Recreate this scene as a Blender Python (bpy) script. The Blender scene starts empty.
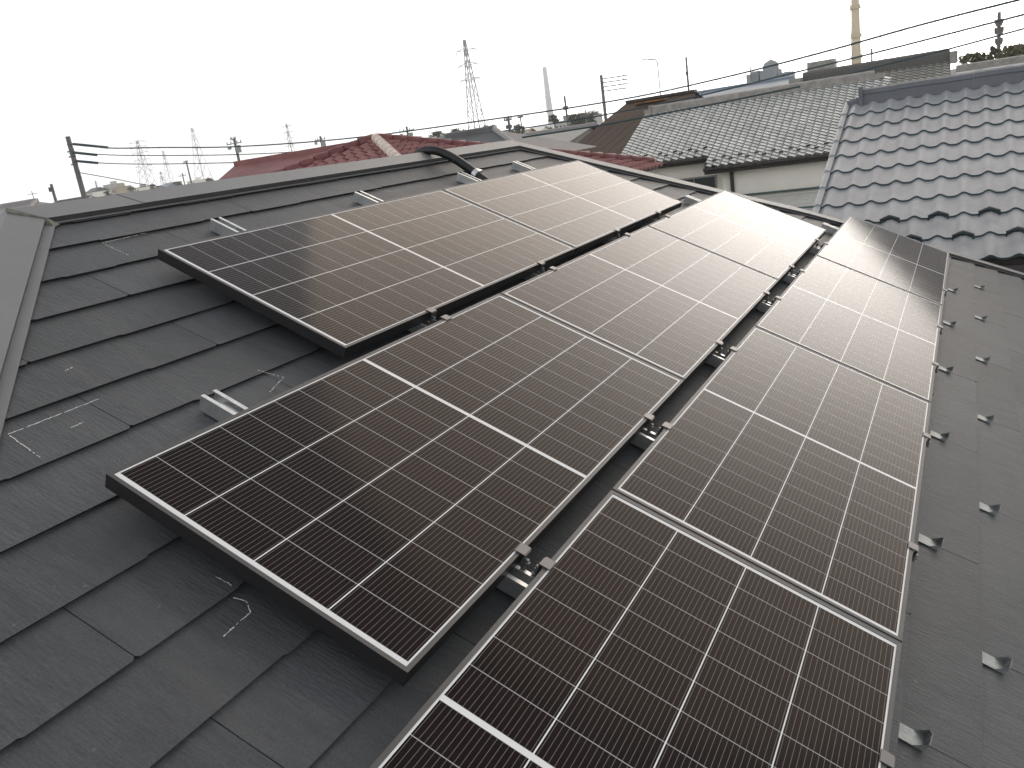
import bpy, bmesh, math, random
from mathutils import Vector, Matrix
R = math.radians
random.seed(7)
S = bpy.context.scene
COL = S.collection

# ------------------------------------------------------------------ camera
ZO = 6.6                                     # height of the panel corner used as survey origin
CW = Vector((1.5583840, -1.8738380, 0.5240566 + ZO))
RW = [Vector((0.878390337, 0.456365097, -0.141990541)),
      Vector((0.004740950, -0.305391334, -0.952215131)),
      Vector((-0.477920432, 0.835743400, -0.270416401))]     # right, down, forward
F = 840.55
cam = bpy.data.cameras.new('camera')
camo = bpy.data.objects.new('camera', cam); COL.objects.link(camo)
m = Matrix((RW[0], -RW[1], -RW[2])).transposed().to_4x4(); m.translation = CW
camo.matrix_world = m
cam.sensor_width = 36; cam.lens = F/1024*36; cam.clip_start = .05; cam.clip_end = 6000
S.camera = camo

# ------------------------------------------------------------------ sky, sun, exposure
SUN_EL, SUN_AZ = 17.0, 1.0
w = bpy.data.worlds.new('World'); S.world = w; w.use_nodes = True
nt = w.node_tree; nt.nodes.clear()
sky = nt.nodes.new('ShaderNodeTexSky'); sky.sky_type = 'NISHITA'; sky.sun_disc = False
sky.sun_elevation = R(SUN_EL); sky.sun_rotation = R(SUN_AZ); sky.dust_density = 1.5; sky.air_density = 1.0
hsv = nt.nodes.new('ShaderNodeHueSaturation'); hsv.inputs['Saturation'].default_value = 0.12
mix = nt.nodes.new('ShaderNodeMix'); mix.data_type = 'RGBA'; mix.inputs[0].default_value = 0.62
wtc = nt.nodes.new('ShaderNodeTexCoord'); wsx = nt.nodes.new('ShaderNodeSeparateXYZ'); nt.links.new(wtc.outputs['Generated'], wsx.inputs[0])
wr = nt.nodes.new('ShaderNodeValToRGB'); nt.links.new(wsx.outputs[2], wr.inputs[0])      # thin cloud: bright low down, duller overhead
ce = wr.color_ramp.elements; ce[0].position = 0.0; ce[0].color = (1, 1, 1, 1); ce[1].position = .75; ce[1].color = (.27, .275, .285, 1)
k_ = ce.new(.28); k_.color = (.68, .69, .70, 1)
wm = nt.nodes.new('ShaderNodeVectorMath'); wm.operation = 'SCALE'; wm.inputs[3].default_value = 11.2
nt.links.new(wr.outputs[0], wm.inputs[0]); nt.links.new(wm.outputs[0], mix.inputs[7])
bg = nt.nodes.new('ShaderNodeBackground'); bg.inputs['Strength'].default_value = 0.1
out = nt.nodes.new('ShaderNodeOutputWorld')
nt.links.new(sky.outputs[0], hsv.inputs['Color']); nt.links.new(hsv.outputs[0], mix.inputs[6])
nt.links.new(mix.outputs[2], bg.inputs[0]); nt.links.new(bg.outputs[0], out.inputs[0])
sl = bpy.data.lights.new('sun', 'SUN'); sl.energy = .5; sl.angle = R(58); sl.color = (1, .76, .52)
so = bpy.data.objects.new('sun', sl); COL.objects.link(so)
sd = Vector((math.sin(R(SUN_AZ))*math.cos(R(SUN_EL)), math.cos(R(SUN_AZ))*math.cos(R(SUN_EL)), math.sin(R(SUN_EL))))
so.rotation_euler = sd.to_track_quat('Z', 'Y').to_euler(); so.location = (0, 0, 60)
S.view_settings.view_transform = 'Standard'; S.view_settings.look = 'None'
S.view_settings.exposure = 1.25; S.view_settings.gamma = 1

# ------------------------------------------------------------------ helpers
def ray(px, py):
    a, b = (px-512)/F, (py-384)/F
    return RW[0]*a + RW[1]*b + RW[2]
def at(px, py, D):                           # the survey point seen at (px,py), D metres north of the camera
    r = ray(px, py); return CW + r*(D/r.y)
def atz(px, py, D):                          # same, D metres of depth
    return CW + ray(px, py)*D
def proj(X):
    d = Vector(X)-CW; z = d.dot(RW[2]); return 512+F*d.dot(RW[0])/z, 384+F*d.dot(RW[1])/z
def new_obj(name, mesh, parent=None, mw=None):
    o = bpy.data.objects.new(name, mesh); COL.objects.link(o)
    if mw is not None: o.matrix_world = mw
    if parent: o.parent = parent
    return o
def empty(name, label, cat, mw=None, group=None):
    o = bpy.data.objects.new(name, None); COL.objects.link(o); o.empty_display_size = .1
    if mw is not None:
        o.matrix_world = mw if isinstance(mw, Matrix) else Matrix.Translation(mw)
    return tag(o, label, cat, group)
def tag(o, label=None, cat=None, group=None, kind=None):
    if label: o['label'] = label
    if cat: o['category'] = cat
    if group: o['group'] = group
    if kind: o['kind'] = kind
    return o
class MB:
    def __init__(s): s.v=[]; s.f=[]; s.m=[]; s.uv=[]
    def face(s, pts, mi=0, uv=None):
        n=len(s.v); s.v += [tuple(p) for p in pts]; s.f.append(tuple(range(n, n+len(pts)))); s.m.append(mi)
        s.uv.append(uv or [(p[0], p[1]) for p in pts])
    def box(s, c, d, mi=0, rz=0):
        x,y,z=[k/2 for k in d]; cs,sn=math.cos(rz),math.sin(rz)
        P=[]
        for dx,dy,dz in ((-x,-y,-z),(x,-y,-z),(x,y,-z),(-x,y,-z),(-x,-y,z),(x,-y,z),(x,y,z),(-x,y,z)):
            P.append((c[0]+dx*cs-dy*sn, c[1]+dx*sn+dy*cs, c[2]+dz))
        s.hexa(P, mi)
    def hexa(s, P, mi=0):
        for q in ((0,3,2,1),(4,5,6,7),(0,1,5,4),(1,2,6,5),(2,3,7,6),(3,0,4,7)):
            s.face([P[i] for i in q], mi)
    def prism(s, prof, axis_pts, mi=0):
        """sweep a list of 3D section offsets along given points (list of origin vectors)"""
        n=len(prof)
        for a,b in zip(axis_pts[:-1], axis_pts[1:]):
            for i in range(n):
                j=(i+1)%n
                s.face([Vector(a)+prof[i], Vector(a)+prof[j], Vector(b)+prof[j], Vector(b)+prof[i]], mi)
        s.face([Vector(axis_pts[0])+p for p in reversed(prof)], mi)
        s.face([Vector(axis_pts[-1])+p for p in prof], mi)
    def tube(s, pts, rad, n=8, mi=0, cap=True):
        pts=[Vector(p) for p in pts]; rads = rad if isinstance(rad,(list,tuple)) else [rad]*len(pts)
        rings=[]
        up=Vector((0,0,1))
        for i,p in enumerate(pts):
            t=(pts[min(i+1,len(pts)-1)]-pts[max(i-1,0)]).normalized()
            a = up if abs(t.z)<.9 else Vector((1,0,0))
            x=t.cross(a).normalized(); y=t.cross(x).normalized()
            rings.append([p+(x*math.cos(k*2*math.pi/n)+y*math.sin(k*2*math.pi/n))*rads[i] for k in range(n)])
        base=len(s.v)
        for r_ in rings: s.v += [tuple(q) for q in r_]
        for i in range(len(rings)-1):
            for k in range(n):
                a=base+i*n+k; b=base+i*n+(k+1)%n
                s.f.append((a,b,b+n,a+n)); s.m.append(mi); s.uv.append([(k/n,i),((k+1)/n,i),((k+1)/n,i+1),(k/n,i+1)])
        if cap:
            s.f.append(tuple(base+k for k in reversed(range(n)))); s.m.append(mi); s.uv.append([(0,0)]*n)
            e=base+(len(rings)-1)*n
            s.f.append(tuple(e+k for k in range(n))); s.m.append(mi); s.uv.append([(0,0)]*n)
    def build(s, name, mats, parent=None, mw=None, smooth=False, bevel=0, local=None):
        me=bpy.data.meshes.new(name)
        vv = s.v if local is None else [tuple(Vector(p)-local) for p in s.v]
        me.from_pydata(vv, [], s.f)
        for mt in (mats if isinstance(mats,(list,tuple)) else [mats]): me.materials.append(mt)
        uvl=me.uv_layers.new(name='UVMap')
        i=0
        for p,u in zip(me.polygons, s.uv):
            for k in range(p.loop_total): uvl.data[p.loop_start+k].uv = u[k]
        for p,mi in zip(me.polygons, s.m): p.material_index=mi; p.use_smooth=smooth
        me.update()
        o=new_obj(name, me, parent, mw)
        if bevel:
            b=o.modifiers.new('bevel','BEVEL'); b.width=bevel; b.segments=2; b.limit_method='ANGLE'
        return o

# ------------------------------------------------------------------ materials
def mat(name, col, rough=.6, metal=0, ior=None, noise=0, scale=6, bump=0, bscale=60, rand=0, stretch=(1,1,1), col2=None, coord='Object'):
    mt=bpy.data.materials.new(name); mt.use_nodes=True; n=mt.node_tree; b=n.nodes['Principled BSDF']
    b.inputs['Base Color'].default_value=(*col,1); b.inputs['Roughness'].default_value=rough; b.inputs['Specular IOR Level'].default_value=.35 if not metal else .5; b.inputs['Metallic'].default_value=metal
    if ior: b.inputs['IOR'].default_value=ior
    tc=n.nodes.new('ShaderNodeTexCoord'); mp=n.nodes.new('ShaderNodeMapping'); mp.inputs['Scale'].default_value=stretch
    n.links.new(tc.outputs[coord], mp.inputs[0])
    src=None
    if noise or col2:
        t=n.nodes.new('ShaderNodeTexNoise'); t.inputs['Scale'].default_value=scale; t.inputs['Detail'].default_value=6; t.inputs['Roughness'].default_value=.65
        n.links.new(mp.outputs[0], t.inputs[0])
        mx=n.nodes.new('ShaderNodeMix'); mx.data_type='RGBA'
        c2 = col2 or tuple(max(0,c*(1-noise)) for c in col)
        c1 = col if col2 else tuple(c*(1+noise) for c in col)
        mx.inputs[6].default_value=(*c1,1); mx.inputs[7].default_value=(*c2,1)
        rp=n.nodes.new('ShaderNodeMapRange'); rp.inputs[1].default_value=.3; rp.inputs[2].default_value=.7
        n.links.new(t.outputs[0], rp.inputs[0]); n.links.new(rp.outputs[0], mx.inputs[0]); src=mx.outputs[2]
    if rand:
        g=n.nodes.new('ShaderNodeNewGeometry'); hv=n.nodes.new('ShaderNodeHueSaturation')
        mr=n.nodes.new('ShaderNodeMapRange'); mr.inputs[3].default_value=1-rand; mr.inputs[4].default_value=1+rand
        n.links.new(g.outputs['Random Per Island'], mr.inputs[0]); n.links.new(mr.outputs[0], hv.inputs['Value'])
        if src: n.links.new(src, hv.inputs['Color'])
        else: hv.inputs['Color'].default_value=(*col,1)
        src=hv.outputs[0]
    if src: n.links.new(src, b.inputs['Base Color'])
    if bump:
        t2=n.nodes.new('ShaderNodeTexNoise'); t2.inputs['Scale'].default_value=bscale; t2.inputs['Detail'].default_value=5
        n.links.new(mp.outputs[0], t2.inputs[0])
        bp=n.nodes.new('ShaderNodeBump'); bp.inputs['Strength'].default_value=bump; bp.inputs['Distance'].default_value=.01
        n.links.new(t2.outputs[0], bp.inputs['Height']); n.links.new(bp.outputs[0], b.inputs['Normal'])
    return mt
M_slate = mat('slate', (.064,.068,.073), .56, noise=.15, scale=3.0, bump=.28, bscale=11, rand=.15, stretch=(14,2.6,14))
def slate_extra():
    n=M_slate.node_tree; b=n.nodes['Principled BSDF']
    # large weathering patches and a fine speckle multiplied into the colour
    src=b.inputs['Base Color'].links[0].from_socket
    tc=[k for k in n.nodes if k.type=='TEX_COORD'][0]
    big=n.nodes.new('ShaderNodeTexNoise'); big.inputs['Scale'].default_value=1.7; big.inputs['Detail'].default_value=8; big.inputs['Roughness'].default_value=.7
    n.links.new(tc.outputs['Object'], big.inputs[0])
    r1=n.nodes.new('ShaderNodeMapRange'); r1.inputs[1].default_value=.3; r1.inputs[2].default_value=.75; r1.inputs[3].default_value=.80; r1.inputs[4].default_value=1.22
    n.links.new(big.outputs[0], r1.inputs[0])
    sp=n.nodes.new('ShaderNodeTexNoise'); sp.inputs['Scale'].default_value=230; sp.inputs['Detail'].default_value=2
    n.links.new(tc.outputs['Object'], sp.inputs[0])
    r2=n.nodes.new('ShaderNodeMapRange'); r2.inputs[1].default_value=.35; r2.inputs[2].default_value=.7; r2.inputs[3].default_value=.86; r2.inputs[4].default_value=1.16
    n.links.new(sp.outputs[0], r2.inputs[0])
    mu=n.nodes.new('ShaderNodeMath'); mu.operation='MULTIPLY'; n.links.new(r1.outputs[0], mu.inputs[0]); n.links.new(r2.outputs[0], mu.inputs[1])
    hv=n.nodes.new('ShaderNodeHueSaturation'); n.links.new(src, hv.inputs['Color']); n.links.new(mu.outputs[0], hv.inputs['Value'])
    m2=n.nodes.new('ShaderNodeMapping'); m2.inputs['Scale'].default_value=(5,.55,1); n.links.new(tc.outputs['Object'],m2.inputs[0])
    st=n.nodes.new('ShaderNodeTexNoise'); st.inputs['Scale'].default_value=2.2; st.inputs['Detail'].default_value=7; n.links.new(m2.outputs[0],st.inputs[0])
    r3=n.nodes.new('ShaderNodeMapRange'); r3.inputs[1].default_value=.56; r3.inputs[2].default_value=.80; r3.inputs[3].default_value=0; r3.inputs[4].default_value=.28; n.links.new(st.outputs[0],r3.inputs[0])
    dm=n.nodes.new('ShaderNodeMix'); dm.data_type='RGBA'; dm.inputs[7].default_value=(.115,.112,.105,1); n.links.new(r3.outputs[0],dm.inputs[0]); n.links.new(hv.outputs[0],dm.inputs[6])
    # grit specks and tiny lichen spots
    vo=n.nodes.new('ShaderNodeTexNoise'); vo.inputs['Scale'].default_value=46; vo.inputs['Detail'].default_value=3; n.links.new(tc.outputs['Object'],vo.inputs[0])
    r4=n.nodes.new('ShaderNodeMapRange'); r4.inputs[1].default_value=.70; r4.inputs[2].default_value=.76; r4.inputs[4].default_value=.5; n.links.new(vo.outputs[0],r4.inputs[0])
    d2=n.nodes.new('ShaderNodeMix'); d2.data_type='RGBA'; d2.inputs[7].default_value=(.16,.16,.15,1); n.links.new(r4.outputs[0],d2.inputs[0]); n.links.new(dm.outputs[2],d2.inputs[6])
    n.links.new(d2.outputs[2], b.inputs['Base Color'])
slate_extra()
M_cap = mat('painted_steel_cap', (.165,.165,.168), .5, noise=.06, scale=3, bump=.05, bscale=8)
M_capdark = mat('cap_edge_steel', (.05,.05,.052), .5)
M_under = mat('roof_underlay', (.012,.012,.013), .9)
M_lip = mat('frame_lip_aluminium', (.085,.083,.083), .5, .6, noise=.08, scale=12)
M_black = mat('black_anodised_side', (.012,.012,.013), .5)
M_galv = mat('galvanised_steel', (.60,.61,.61), .36, .9, noise=.18, scale=25)
M_galvdull = mat('dull_galvanised_steel', (.25,.265,.265), .5, .7, noise=.25, scale=40)
M_clamp = mat('clamp_aluminium', (.15,.145,.145), .42, .8)
M_duct = mat('black_corrugated_plastic', (.012,.012,.013), .38)
M_bluetile = mat('blue_grey_glazed_tile', (.26,.268,.285), .45, noise=.16, scale=2.5, rand=0)
M_blueridge = mat('blue_grey_ridge_tile', (.105,.112,.128), .6, noise=.1, scale=6)
M_greytile = mat('silver_grey_clay_tile', (.56,.565,.545), .45, noise=.30, scale=2.2)
M_greyridge = mat('grey_ridge_tile', (.22,.21,.195), .6, noise=.3, scale=5)
M_redtile = mat('red_clay_tile', (.20,.080,.078), .6, noise=.25, scale=3)
M_redridge = mat('red_ridge_tile', (.14,.042,.043), .5, noise=.25, scale=4)
M_pinkridge = mat('faded_pink_ridge_tile', (.60,.50,.45), .7, noise=.3, scale=6)
M_brown = mat('rusty_brown_sheet', (.052,.030,.019), .95, noise=.30, scale=.45)
M_rust = mat('orange_rust', (.26,.11,.03), .8, noise=.5, scale=3)
M_wall = mat('beige_stucco', (.78,.755,.69), .9, noise=.06, scale=1.2)
M_wall2 = mat('pale_siding', (.42,.42,.40), .85, noise=.06, scale=1.5)
M_wall3 = mat('tan_siding', (.36,.30,.22), .85, noise=.08, scale=1.5)
M_fascia = mat('dark_brown_fascia', (.020,.017,.016), .5)
M_glass = mat('window_glass', (.03,.035,.04), .08)
M_concrete = mat('weathered_concrete', (.13,.125,.118), .85, noise=.2, scale=4)
M_steel = mat('pylon_steel', (.20,.23,.24), .6, .2)
M_wire = mat('black_cable', (.02,.045,.055), .6)
M_tan = mat('tan_chimney_paint', (.55,.46,.31), .7, noise=.06, scale=.3)
M_white = mat('white_chimney_paint', (.62,.66,.66), .7)
M_greybuild = mat('grey_silo_concrete', (.22,.24,.26), .85, noise=.15, scale=.2)
M_bluesheet = mat('blue_grey_sheet_roof', (.16,.20,.25), .5, noise=.1, scale=.5)
M_greysheet = mat('grey_sheet_roof', (.24,.23,.225), .6, noise=.1, scale=.8)
M_darkroof = mat('dark_slate_roof', (.09,.092,.095), .6, noise=.15, scale=1.5)
M_leaf = mat('evergreen_leaf', (.07,.08,.05), .7, noise=.4, scale=3, rand=.3)
M_bark = mat('bark', (.09,.07,.05), .9, noise=.3, scale=12)
M_ground = mat('town_ground', (.17,.16,.14), .95, noise=.25, scale=.05, bump=.1, bscale=2)
M_hill = mat('dry_grass_hill', (.30,.28,.20), .95, col2=(.16,.17,.10), scale=.02)
M_chalk = mat('chalk', (.62,.62,.60), 1.0)
M_guard2 = mat('dark_snow_guard', (.012,.022,.026), .5)

def cell_material():
    mt=bpy.data.materials.new('solar_cells'); mt.use_nodes=True; n=mt.node_tree; b=n.nodes['Principled BSDF']
    L=n.links
    tc=n.nodes.new('ShaderNodeTexCoord'); sx=n.nodes.new('ShaderNodeSeparateXYZ'); L.new(tc.outputs['UV'], sx.inputs[0])
    def mth(op,a,b_=None,c=None):
        k=n.nodes.new('ShaderNodeMath'); k.operation=op
        for i,v in enumerate((a,b_,c)):
            if v is None: continue
            if isinstance(v,(int,float)): k.inputs[i].default_value=v
            else: L.new(v,k.inputs[i])
        return k.outputs[0]
    U,V=sx.outputs[0],sx.outputs[1]                # U along length 0..1.722, V across 0..0.765
    PR=.0925                                       # half-cell pitch
    PC=.1846                                       # column pitch
    mid=.861; half=.0065                           # centre bar
    # distance from the centre, minus half the centre bar
    du=mth('SUBTRACT', mth('ABSOLUTE', mth('SUBTRACT',U,mid)), half)
    fr=mth('MULTIPLY', mth('FRACT', mth('DIVIDE',du,PR)), PR)
    rowline=mth('MAXIMUM', mth('LESS_THAN',fr,.0010), mth('GREATER_THAN',fr,PR-.0010))
    v0=(.765-4*PC)/2
    dv=mth('SUBTRACT',V,v0)
    fv=mth('MULTIPLY', mth('FRACT', mth('DIVIDE',dv,PC)), PC)
    colline=mth('MAXIMUM', mth('LESS_THAN',fv,.0014), mth('GREATER_THAN',fv,PC-.0014))
    margin=mth('MAXIMUM', mth('LESS_THAN',du,0.0), mth('GREATER_THAN',du,9*PR))
    marginv=mth('MAXIMUM', mth('LESS_THAN',dv,0.0), mth('GREATER_THAN',dv,4*PC))
    white=mth('MAXIMUM', mth('MAXIMUM',colline,margin), marginv)
    bb=PC/16
    fb=mth('MULTIPLY', mth('FRACT', mth('DIVIDE',mth('SUBTRACT',fv,0),bb)), bb)
    bus=mth('LESS_THAN', mth('ABSOLUTE', mth('SUBTRACT',fb,bb/2)), .00042)
    # solder pads near the edges of each half cell
    pad=mth('MULTIPLY', mth('LESS_THAN', mth('ABSOLUTE', mth('SUBTRACT',fb,bb/2)), .0007),
            mth('MAXIMUM', mth('MULTIPLY',mth('LESS_THAN',fr,.0075),mth('GREATER_THAN',fr,.003)),
                mth('MULTIPLY',mth('GREATER_THAN',fr,PR-.0075),mth('LESS_THAN',fr,PR-.003))))
    # slight tone differences between cells
    cid=n.nodes.new('ShaderNodeCombineXYZ')
    L.new(mth('FLOOR',mth('DIVIDE',mth('SUBTRACT',U,mid),PR)),cid.inputs[0]); L.new(mth('FLOOR',mth('DIVIDE',dv,PC)),cid.inputs[1])
    oi=n.nodes.new('ShaderNodeObjectInfo'); L.new(oi.outputs['Random'],cid.inputs[2])
    wn=n.nodes.new('ShaderNodeTexWhiteNoise'); L.new(cid.outputs[0],wn.inputs[0])
    ca=n.nodes.new('ShaderNodeMix'); ca.data_type='RGBA'; ca.inputs[6].default_value=(.0085,.0058,.0062,1); ca.inputs[7].default_value=(.0115,.0070,.0072,1)
    L.new(wn.outputs[0],ca.inputs[0])
    def mixc(fac,src,col):
        k=n.nodes.new('ShaderNodeMix'); k.data_type='RGBA'; L.new(fac,k.inputs[0]); L.new(src,k.inputs[6]); k.inputs[7].default_value=(*col,1); return k.outputs[2]
    c=mixc(bus,ca.outputs[2],(.19,.175,.17))
    c=mixc(pad,c,(.10,.095,.095))
    c=mixc(rowline,c,(.36,.355,.35))
    c=mixc(white,c,(.68,.68,.68))
    dn=n.nodes.new('ShaderNodeTexNoise'); dn.inputs['Scale'].default_value=2.3; dn.inputs['Detail'].default_value=9; dn.inputs['Roughness'].default_value=.7; L.new(tc.outputs['Object'],dn.inputs[0])
    dv_=n.nodes.new('ShaderNodeVectorMath'); dv_.operation='ADD'; L.new(tc.outputs['Object'],dv_.inputs[0]); L.new(oi.outputs['Random'],dv_.inputs[1]); L.new(dv_.outputs[0],dn.inputs[0])
    dr_=n.nodes.new('ShaderNodeMapRange'); dr_.inputs[1].default_value=.42; dr_.inputs[2].default_value=.75; dr_.inputs[3].default_value=.0; dr_.inputs[4].default_value=.016; L.new(dn.outputs[0],dr_.inputs[0])
    c=mixc(dr_.outputs[0],c,(.30,.28,.25))
    L.new(c,b.inputs['Base Color'])
    # front glass: satin, slightly warm by its coating
    b.inputs['Roughness'].default_value=.13; b.inputs['IOR'].default_value=1.18; b.inputs['Specular IOR Level'].default_value=.42
    b.inputs['Specular Tint'].default_value=(1,.84,.70,1)
    nz=n.nodes.new('ShaderNodeTexNoise'); nz.inputs['Scale'].default_value=3; nz.inputs['Detail'].default_value=6
    L.new(tc.outputs['Object'],nz.inputs[0])
    rr=n.nodes.new('ShaderNodeMapRange'); rr.inputs[3].default_value=.09; rr.inputs[4].default_value=.14; L.new(nz.outputs[0],rr.inputs[0]); L.new(rr.outputs[0],b.inputs['Roughness'])
    return mt
M_cell = cell_material()

# ------------------------------------------------------------------ the roof frame: local x = along ridge (u), y = up the slope (s = -v), z = outwards (n = -w)
TH = R(26.57)
UX = Vector((0,1,0)); SY = Vector((-math.cos(TH),0,math.sin(TH))); NZ = Vector((math.sin(TH),0,math.cos(TH)))
RM = Matrix((UX,SY,NZ)).transposed().to_4x4(); RM.translation = Vector((0,0,ZO))
def roof(u,v,w): return RM @ Vector((u,-v,-w))
H = .085                                         # roof surface lies this far under the panel plane

# ------------------------------------------------------------------ setting: ground and hills
g=MB(); g.face([(-3000,-3000,0),(3000,-3000,0),(3000,3000,0),(-3000,3000,0)])
tag(g.build('ground', M_ground), kind='structure')
hl=MB()
def hill_profile(az):
    d=math.degrees(az); core=math.exp(-((d+27)/7)**2)*9+math.exp(-((d+3)/6)**2)*8
    return 8+core+1.5*math.sin(az*17)+.8*math.sin(az*61)+.5*math.sin(az*137)
N=120; prev=None
for i in range(N+1):
    az=R(-80+i*110/N); h=max(2,hill_profile(az)); d=Vector((math.sin(az),math.cos(az),0))
    a=d*620; b=d*760+Vector((0,0,h)); c=d*860+Vector((0,0,h*.95)); a.z=-1; e=d*1000+Vector((0,0,-1))
    cur=[a,b,c,e]
    if prev:
        for k in range(3): hl.face([prev[k],cur[k],cur[k+1],prev[k+1]])
    prev=cur
tag(hl.build('hills', M_hill, smooth=True), kind='structure')

# ------------------------------------------------------------------ our house
house=empty('house','grey slate roofed house carrying the solar panels','house',Vector((-2.5,2,0)))
HINV=Matrix.Translation((2.5,-2,0))
def child(o, par):
    mw=o.matrix_world.copy(); o.parent=par; o.matrix_parent_inverse=par.matrix_world.inverted(); return o
VE=3.4                                           # eave
LHIP=[(-0.123,-1.372),(-0.123-.894*(VE+1.372),VE)]
RHIP=[(3.547,-1.372),(5.062,.466),(5.665,1.60),(6.45,VE)]
# slates
def build_slates():
    b=MB(); EX=.182; n0=2
    rows=[-1.252,]+[-1.098+EX*k for k in range(0,26)]
    rnd=random.Random(3)
    gap=.0012
    for ri,ve in enumerate(rows):
        n=ri+1                                    # course number
        vt=ve-EX if ri else ve-.10
        j0=(-.64 if n%2==0 else -.185)            # vertical joints (slate above this line)
        if n%2==0: j0=-.185
        else: j0=-.64
        # joints measured just below line n belong to slate n+1
        u=j0-.91*5
        while u<7.2:
            ul,ur=u+gap,u+.91-gap
            steps=[.0]; dep=0
            # bottom edge profile with small steps
            xs=[(0,rnd.choice([0,.0045])),(rnd.uniform(.20,.42),None),(rnd.uniform(.55,.82),None)]
            d=xs[0][1]; pts=[]
            pts.append((ul,d)); 
            for f_,_ in xs[1:]:
                x=ul+(ur-ul)*f_; pts.append((x-.004,d)); d=.0045-d; pts.append((x+.004,d))
            pts.append((ur,d))
            # small clipped corners
            pts=[(pts[0][0],pts[0][1]-.006),(pts[0][0]+.007,pts[0][1])]+pts[1:-1]+[(pts[-1][0]-.007,pts[-1][1]),(pts[-1][0],pts[-1][1]-.006)]
            tz=-H+.0055+rnd.uniform(-.0006,.0006); bz=-H-.0060
            base=len(b.v)
            for (x,dd) in pts: b.v.append((x,-(ve+dd),tz))
            for (x,dd) in pts: b.v.append((x,-(ve+dd-.007),bz))
            for (x,dd) in pts: b.v.append((x,-(vt-.012),-H-.0058))
            k=len(pts)
            for i in range(k-1):
                b.f.append((base+i,base+i+1,base+2*k+i+1,base+2*k+i)); b.m.append(0); b.uv.append([(0,0)]*4)
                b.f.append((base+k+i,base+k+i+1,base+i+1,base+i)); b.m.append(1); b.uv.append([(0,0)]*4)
            # side faces of the slate
            b.f.append((base+k,base,base+2*k)); b.m.append(0); b.uv.append([(0,0)]*3)
            b.f.append((base+k-1,base+2*k-1,base+3*k-1)); b.m.append(0); b.uv.append([(0,0)]*3)
            u+=.91
    o=b.build('roof_slates', [M_slate,mat('slate_edge_shadow',(.028,.028,.029),.9)])  # dark lower edges: contact shadow of each course painted into the edge colour
    # clip on the hips and the eave
    bm=bmesh.new(); bm.from_mesh(o.data)
    def cut(p,q,side):
        p=Vector((p[0],-p[1],0)); q=Vector((q[0],-q[1],0)); d=q-p; nrm=Vector((-d.y,d.x,0)).normalized()*side
        bmesh.ops.bisect_plane(bm, geom=bm.verts[:]+bm.edges[:]+bm.faces[:], plane_co=p, plane_no=nrm, clear_outer=True)
    cut(LHIP[0],LHIP[1],-1)
    for a_,b_ in zip(RHIP[:-1],RHIP[1:]): cut(a_,b_,1)
    cut((0,VE),(1,VE),-1)
    cut((0,-1.36),(1,-1.36),1)
    bm.to_mesh(o.data); bm.free()
    o.matrix_world=RM; child(o,house)
    return o
build_slates()
# underlay sheet
b=MB(); wv=H+.0105
poly=[(LHIP[0]),(RHIP[0]),(RHIP[1]),(RHIP[2]),(RHIP[3]),(LHIP[1])]
b.face([(u,-v,-wv) for u,v in poly])
o=b.build('roof_underlay', M_under); o.matrix_world=RM; child(o,house)
# the other three roof faces
A_=roof(*LHIP[0],H); B_=roof(*RHIP[0],H); C_=roof(*RHIP[3],H); D_=roof(*LHIP[1],H)
dx=A_.x
Dm=Vector((2*dx-D_.x,D_.y,D_.z)); Cm=Vector((2*dx-C_.x,C_.y,C_.z))
b=MB(); e=Vector((0,0,-.004))
b.face([A_+e,D_+e,Dm+e]); b.face([A_+e,Dm+e,Cm+e,B_+e])
P1=roof(*RHIP[1],H); P2=roof(*RHIP[2],H)
b.face([B_+e,Cm+e,C_+e]); b.face([B_+e,C_+e,P2+e,P1+e])
o=b.build('roof_back_faces', M_slate); child(o,house)
# ridge and hip caps: folded steel, section given in (half width, drop)
def roofpt(u,v,w): return Vector((u,-v,-w))
def ridge_cap():
    b=MB(); wt=.060
    va,vb=-1.3715,-1.268
    u0,u1=-.123,3.547
    ul,ur=-.071,3.478
    # front sheet, its folded edge, the lower flange
    a0,a1=roofpt(u0,va,wt),roofpt(u1,va,wt); c0,c1=roofpt(ul,vb,wt),roofpt(ur,vb,wt)
    d0,d1=roofpt(ul,vb+.001,wt+.019),roofpt(ur,vb+.001,wt+.019)
    nseg=2; us=[0,.115,1]
    for i in range(nseg):
        f0,f1=us[i],us[i+1]; k=0.0 if i%2==0 else .0015
        def L(p,q,f): return p.lerp(q,f)+Vector((0,0,k))
        b.face([L(c0,c1,f0),L(c0,c1,f1),L(a0,a1,f1),L(a0,a1,f0)])
        b.face([L(d0,d1,f0),L(d0,d1,f1),L(c0,c1,f1),L(c0,c1,f0)],1)
    nb=MB()
    for i in range(9):
        x=ul+.18+i*.40; nb.tube([roofpt(x,vb+.001,wt+.010),roofpt(x,vb+.0045,wt+.010)],.0042,8)
    no=nb.build('cap_nails',M_capdark); no.matrix_world=RM; tag(no,kind='stuff'); no_=no
    b.face([roofpt(ul-.01,-1.2520,H-.0085),roofpt(ur+.03,-1.2520,H-.0085),roofpt(ur,vb-.002,H-.0060),roofpt(ul,vb-.002,H-.0060)])
    # back side: mirror in world about the vertical plane through the apex line
    w0=RM@a0; w1=RM@a1
    def mir(p): q=RM@p; return RM.inverted()@Vector((2*w0.x-q.x,q.y,q.z))
    b.face([mir(c0),a0,a1,mir(c1)]); b.face([mir(d0),mir(c0),mir(c1),mir(d1)],1)
    o=b.build('ridge_cap',[M_cap,M_capdark]); o.matrix_world=RM; child(o,house); child(no_,o)
ridge_cap()
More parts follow.
